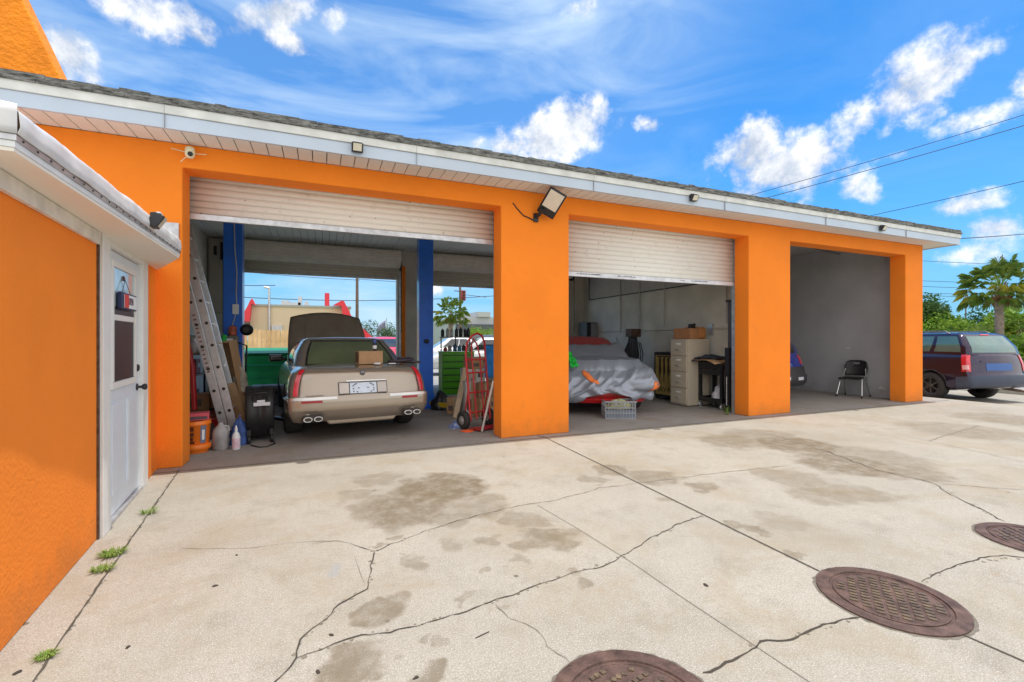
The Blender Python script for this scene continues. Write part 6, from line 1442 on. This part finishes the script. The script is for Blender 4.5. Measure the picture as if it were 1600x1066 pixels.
# hazy far tree line
def leaves(mb, c, r, n, s_, rnd, flat=1.0, hollow=.35):
    for i in range(n):
        while True:
            v = Vector((rnd.uniform(-1,1), rnd.uniform(-1,1), rnd.uniform(-1,1)))
            if hollow < v.length < 1: break
        k = 1+.35*noise.noise(v*2.2+Vector(c)*.3)
        p = Vector(c)+Vector((v.x*r[0], v.y*r[1], v.z*r[2]))*k
        a = Vector((rnd.uniform(-1,1), rnd.uniform(-1,1), rnd.uniform(-.6,.6))).normalized(); b = a.orthogonal().normalized(); b = (b*cos(rnd.random()*6)+a.cross(b)*sin(rnd.random()*6)); ss = s_*rnd.uniform(.6,1.3)
        mb.add([p-a*ss*.5, p+b*ss*.28, p+a*ss*.6, p-b*ss*.28], [(0,1,2,3)])
def leafmat(nm, c1, c2, sc=.8):
    m = mat(nm, c1, .6, ns=sc, col2=c2); nt = m.node_tree; b = nt.nodes['Principled BSDF']; b.inputs['Transmission Weight'].default_value = 0
    tr = N(nt, 'ShaderNodeBsdfTranslucent'); ms = N(nt, 'ShaderNodeMixShader'); ms.inputs[0].default_value = .35
    src = b.inputs['Base Color'].links[0].from_socket; nt.links.new(src, tr.inputs[0]); nt.links.new(b.outputs[0], ms.inputs[1]); nt.links.new(tr.outputs[0], ms.inputs[2])
    nt.links.new(ms.outputs[0], nt.nodes['Material Output'].inputs[0]); return m
LG1 = leafmat('leaf_mid', (.045,.13,.015), (.16,.28,.03)); LG2 = leafmat('leaf_bright', (.10,.24,.02), (.30,.42,.04), 1.5); LG3 = leafmat('leaf_dark', (.02,.07,.012), (.07,.15,.02)); LFAR = leafmat('leaf_far', (.06,.12,.05), (.14,.20,.09), .2)
barkm = mat('bark', (.16,.12,.09), .95, var=.3, ns=9, bump=.8, bs=20)
def bush(lab, c, rs, n, s_, mm, seed, name='shrub', cat='shrub', group=None, trunk=True):
    rnd = random.Random(seed); t = thing(name, lab, cat, (c[0], c[1], c[2]), 0, group); m = MB()
    for (dx, dy, dz, rx, ry, rz_) in rs: leaves(m, (dx,dy,dz), (rx,ry,rz_), int(n*rx*rz_), s_, rnd)
    m.build('crown', mm, t)
    m = MB(); 
    for k, (dx, dy, dz, rx, ry, rz_) in enumerate(rs): m.tube([(dx*.2, 0, 0), (dx*.6, dy*.5, dz*.5), (dx, dy, dz+rz_*.4)], [.09*max(1,rz_*.5), .06*max(1,rz_*.5), .02], 6)
    m.build('trunk', barkm, t); return t
def blobs(rnd, w, h, n, rr): return [(rnd.uniform(-w,w), rnd.uniform(-.4,.4)*w*.6, h*rnd.uniform(.35,.95), rr*rnd.uniform(.7,1.3), rr*rnd.uniform(.7,1.2), rr*rnd.uniform(.7,1.2)) for _ in range(n)]
rnd = random.Random(8)
for i, (px, Y, h, w, lab) in enumerate([(580,95,4.6,5.5,'rounded far tree right of the beige building'),(612,90,3.2,4,'low far tree by the flagpole'),(640,95,3.4,4,'far tree hidden partly by the rear column'),(758,60,2.6,2.2,'low round bush in front of the grey building'),(742,62,2.5,1.2,'slim young tree in front of the grey building')]):
    q = at_Y(px, 531, Y); bush(lab, (q.x, Y, -.1), blobs(rnd, w*.6, h, 7, h*.42), 90 if Y > 80 else 260, .35 if Y > 80 else .2, LFAR if Y > 80 else LG2, 100+i, 'tree', 'tree', 'far trees behind the garage')
# flag pole
q = at_Y(604,497,90); t = thing('flagpole', 'grey flagpole with a limp flag far behind the garage', 'flagpole', (q.x, 90, 0)); m = MB(); m.tube([(0,0,0),(0,0,q.z)], .09, 8); m.build('mast', galv, t); m = MB(); m.grid(lambda u, v: (-.2-1.5*u, .1*sin(u*9), q.z-.4-1.5*v-1.2*u), 8, 4); m.build('flag', mat('flag_greyblue',(.22,.22,.32),.8,var=.4,ns=1), t, solid=.02)
# fence-side weeds, meter frame at left of dumpster
m = MB(); rnd = random.Random(15)
for i in range(900): leaves(m, (at_Y(385,560,15).x+rnd.uniform(-2.5,1.2), 15+rnd.uniform(-.5,6), rnd.uniform(0,.12)), (.2,.2,.08), 1, .13, rnd)
o = m.build('weeds', LG2); o['kind'] = 'stuff'; o['label'] = 'sunlit weeds and grass behind the garage beside the dumpster'
struct('rear_grass', MB().grid(lambda u, v: (-40+90*u, 25.9+44*v, -.03), 4, 4), mat('far_lawn', (.16,.24,.05), .9, var=.3, ns=.4, col2=(.34,.33,.20)))
t = thing('steel_trestle', 'thin rusty steel trestle just left of the dumpster', 'trestle', (at_Y(387,600,13.3).x, 13.3, -.016)); m = MB(); m.tube([(-.3,0,0),(.2,0,.9)], .018, 6); m.tube([(.25,0,0),(-.25,0,.9)], .018, 6); m.tube([(-.4,0,.9),(.35,0,.95)], .018, 6); m.tube([(-.4,.3,.5),(.35,.3,.5)], .015, 6); m.build('trestle_frame', mat('rusty_steel',(.18,.12,.09),.8,.3), t)
# cars in the rear street
paintw = mat('paint_white',(.72,.73,.74),.25,var=.02,coat=1); paintd = mat('paint_dark_grey',(.05,.055,.065),.25,var=.05,coat=1); paintr = mat('paint_pinkred',(.65,.05,.12),.25,var=.05,coat=1); paints = mat('paint_silver',(.50,.52,.54),.25,.5,coat=1)
def far(px, Y, rz, mm, lab, **k):
    q = at_Y(px, 531, Y); wagon('parked_car', lab, (q.x, Y, -.02 if Y < 26 else -.03), rz, mm, detail=False, group='cars parked behind the garage', **k)
far(752, 17.5, RD(80), paintw, 'white saloon parked right outside the right rear opening', Lh=2.3, H=1.45, belt=.93, sedan=True, r=.32)
far(702, 24, RD(85), paintw, 'white car beyond the lime green tool chest', Lh=2.3, H=1.5, belt=.95, sedan=True, r=.32)
far(742, 31, RD(60), paintd, 'dark grey car parked below the grey building', Lh=2.3, H=1.7)
far(762, 56, RD(85), paintw, 'far white van-like car under the grey awning', Lh=2.5, H=2.0, belt=1.2)
far(592, 25, RD(20), paintr, 'pinkish red car beyond the raised hood of the champagne car', Lh=2.2, H=1.5, belt=.95, sedan=True, r=.32)
far(632, 60, RD(85), paints, 'silver car far away beside the rear column', Lh=2.3, H=1.6)
# ================================================================ PALMS
frondm = leafmat('palm_frond', (.07,.17,.02), (.26,.34,.05), 3); deadm = mat('palm_dead', (.26,.15,.06), .9, var=.3); frond_y = leafmat('palm_frond_gold', (.30,.32,.03), (.45,.42,.06), 3)
def fan_leaf(mb, base, d, L_, R_, rnd, droop):
    d = d.normalized(); tip = base+d*L_+Vector((0,0,-droop*L_*.5)); side = d.cross(Vector((0,0,1))); side = side.normalized() if side.length > .1 else Vector((1,0,0))
    dd = (tip-base).normalized(); up = side.cross(dd)
    w = side*.012; mb.add([base-w, base+w, tip+w*.7, tip-w*.7], [(0,1,2,3)])
    n = 13
    for i in range(n):
        a = -1.7+3.4*i/(n-1); dirv = (dd*cos(a)+side*sin(a)).normalized(); l = R_*(1-.25*abs(a)/1.9)*rnd.uniform(.85,1.1)
        mid = tip+dirv*l*.55+up*.03; e = tip+dirv*l+Vector((0,0,-(.22+droop*.6)*l)); ww = dirv.cross(up)*.034*R_*.6
        mb.add([tip, mid+ww, e, mid-ww], [(0,1,2),(0,2,3)])
def palm(lab, c, h, R_, rtrunk, seed, n=44, gold=.3):
    rnd = random.Random(seed); t = thing('palm_tree', lab, 'palm', c); 
    m = MB(); pts = [(.05*sin(i*.8), 0, h*i/8) for i in range(9)]; m.tube(pts, [rtrunk*(1.15 if i == 0 else .92+.12*(i % 2)) for i in range(9)], 14); m.build('trunk', mat('palm_bark',(.25,.20,.16),.95,var=.3,ns=8,bump=1.2,bs=12), t)
    m = MB(); mg = MB(); top = Vector((0,0,h))
    for i in range(n):
        el = math.asin(rnd.uniform(-.45, .98)); az = i*2.39996+rnd.uniform(-.2,.2); d = Vector((cos(el)*cos(az), cos(el)*sin(az), sin(el)))
        fan_leaf(mg if rnd.random() < gold and el < .55 and el > -.25 else m, top+d*rtrunk*.8, d, R_*rnd.uniform(.50,.80), R_*.30, rnd, .15+.35*(1-max(0, sin(el))))
    m.build('crown', frondm, t); mg.build('yellow_fronds', frond_y, t)
    m = MB()
    for i in range(22):
        az = rnd.uniform(0,6.28); d = Vector((cos(az)*.5, sin(az)*.5, -.9)); fan_leaf(m, top+Vector((cos(az),sin(az),0))*rtrunk-Vector((0,0,.1)), d, R_*.22, R_*.22, rnd, .3)
    for i in range(30): az = rnd.uniform(0,6.28); z = h-rnd.uniform(0,.9); b_ = Vector((cos(az),sin(az),0)); m.tube([b_*rtrunk*.9+Vector((0,0,z)), b_*(rtrunk+.10)+Vector((0,0,z+.22))], .025, 4)
    m.build('boot_skirt', deadm, t); return t
q = at_d(1562, 531, 19.5); palm('cabbage palm with a wide crown right of the garage behind the dark blue car', (q.x, q.y, -.3), 3.9, 1.45, .15, 4, 100)
q = at_d(705, 531, 34); palm('palm seen through the right rear opening above the tool chest', (q.x, q.y, -.05), 3.35, 1.35, .17, 9, 90, .15)
# ================================================================ RIGHT SIDE GREENERY
rnd = random.Random(21)
spec = [(1446,30,3.6,1.6,LG3,'dark tree right against the garage corner, tallest of the hedge'),(1475,29,2.7,2.0,LG2,'bright green bushy shrub just right of the garage corner'),(1500,31,2.6,1.6,LG1,'mid green shrub left of the palm'),(1528,27,2.2,1.7,LG2,'yellowish shrub left of the palm trunk'),
        (1545,32,2.9,1.8,LG3,'dark shrub right behind the palm trunk'),(1585,27,2.9,1.6,LG2,'yellow-green shrub right of the palm trunk'),(1610,33,3.0,2.0,LG3,'dark shrub at the right edge'),(1600,19,1.5,1.2,LG2,'low bright shrub at the right edge nearest the car'),(1640,24,2.6,2.2,LG1,'shrub just beyond the right edge'),(1415,34,3.2,2.5,LG1,'shrub partly hidden behind the garage corner')]
for i, (px, d, h, w, mm, lab) in enumerate(spec):
    q = at_d(px, 531, d); bush(lab, (q.x, q.y, -.3), blobs(rnd, w*.65, h, 8, h*.33), 950, .19, mm, 300+i, group='shrubs along the right-hand lot')
for i, (px, d, h, lab) in enumerate([(1515,24,1.5,'small palmetto low behind the blue car, left of the palm'),(1540,22,1.3,'small palmetto low behind the blue car, near the palm trunk'),(1595,25,2.2,'palmetto right of the palm trunk')]):
    q = at_d(px, 531, d); palm(lab, (q.x, q.y, -.3), h, 1.3, .10, 60+i, 26, .3)
# white vehicle behind the blue one
q = at_d(1478, 531, 21.5); wagon('parked_car', 'silvery white van with dark windows standing behind the blue estate car', (q.x, q.y, -.28), math.atan2(-.9,.43), mat('van_white',(.62,.64,.68),.3,coat=.8), Lh=2.5, hw=.95, H=1.92, belt=1.15, detail=False)
q = at_d(1510,522,26)
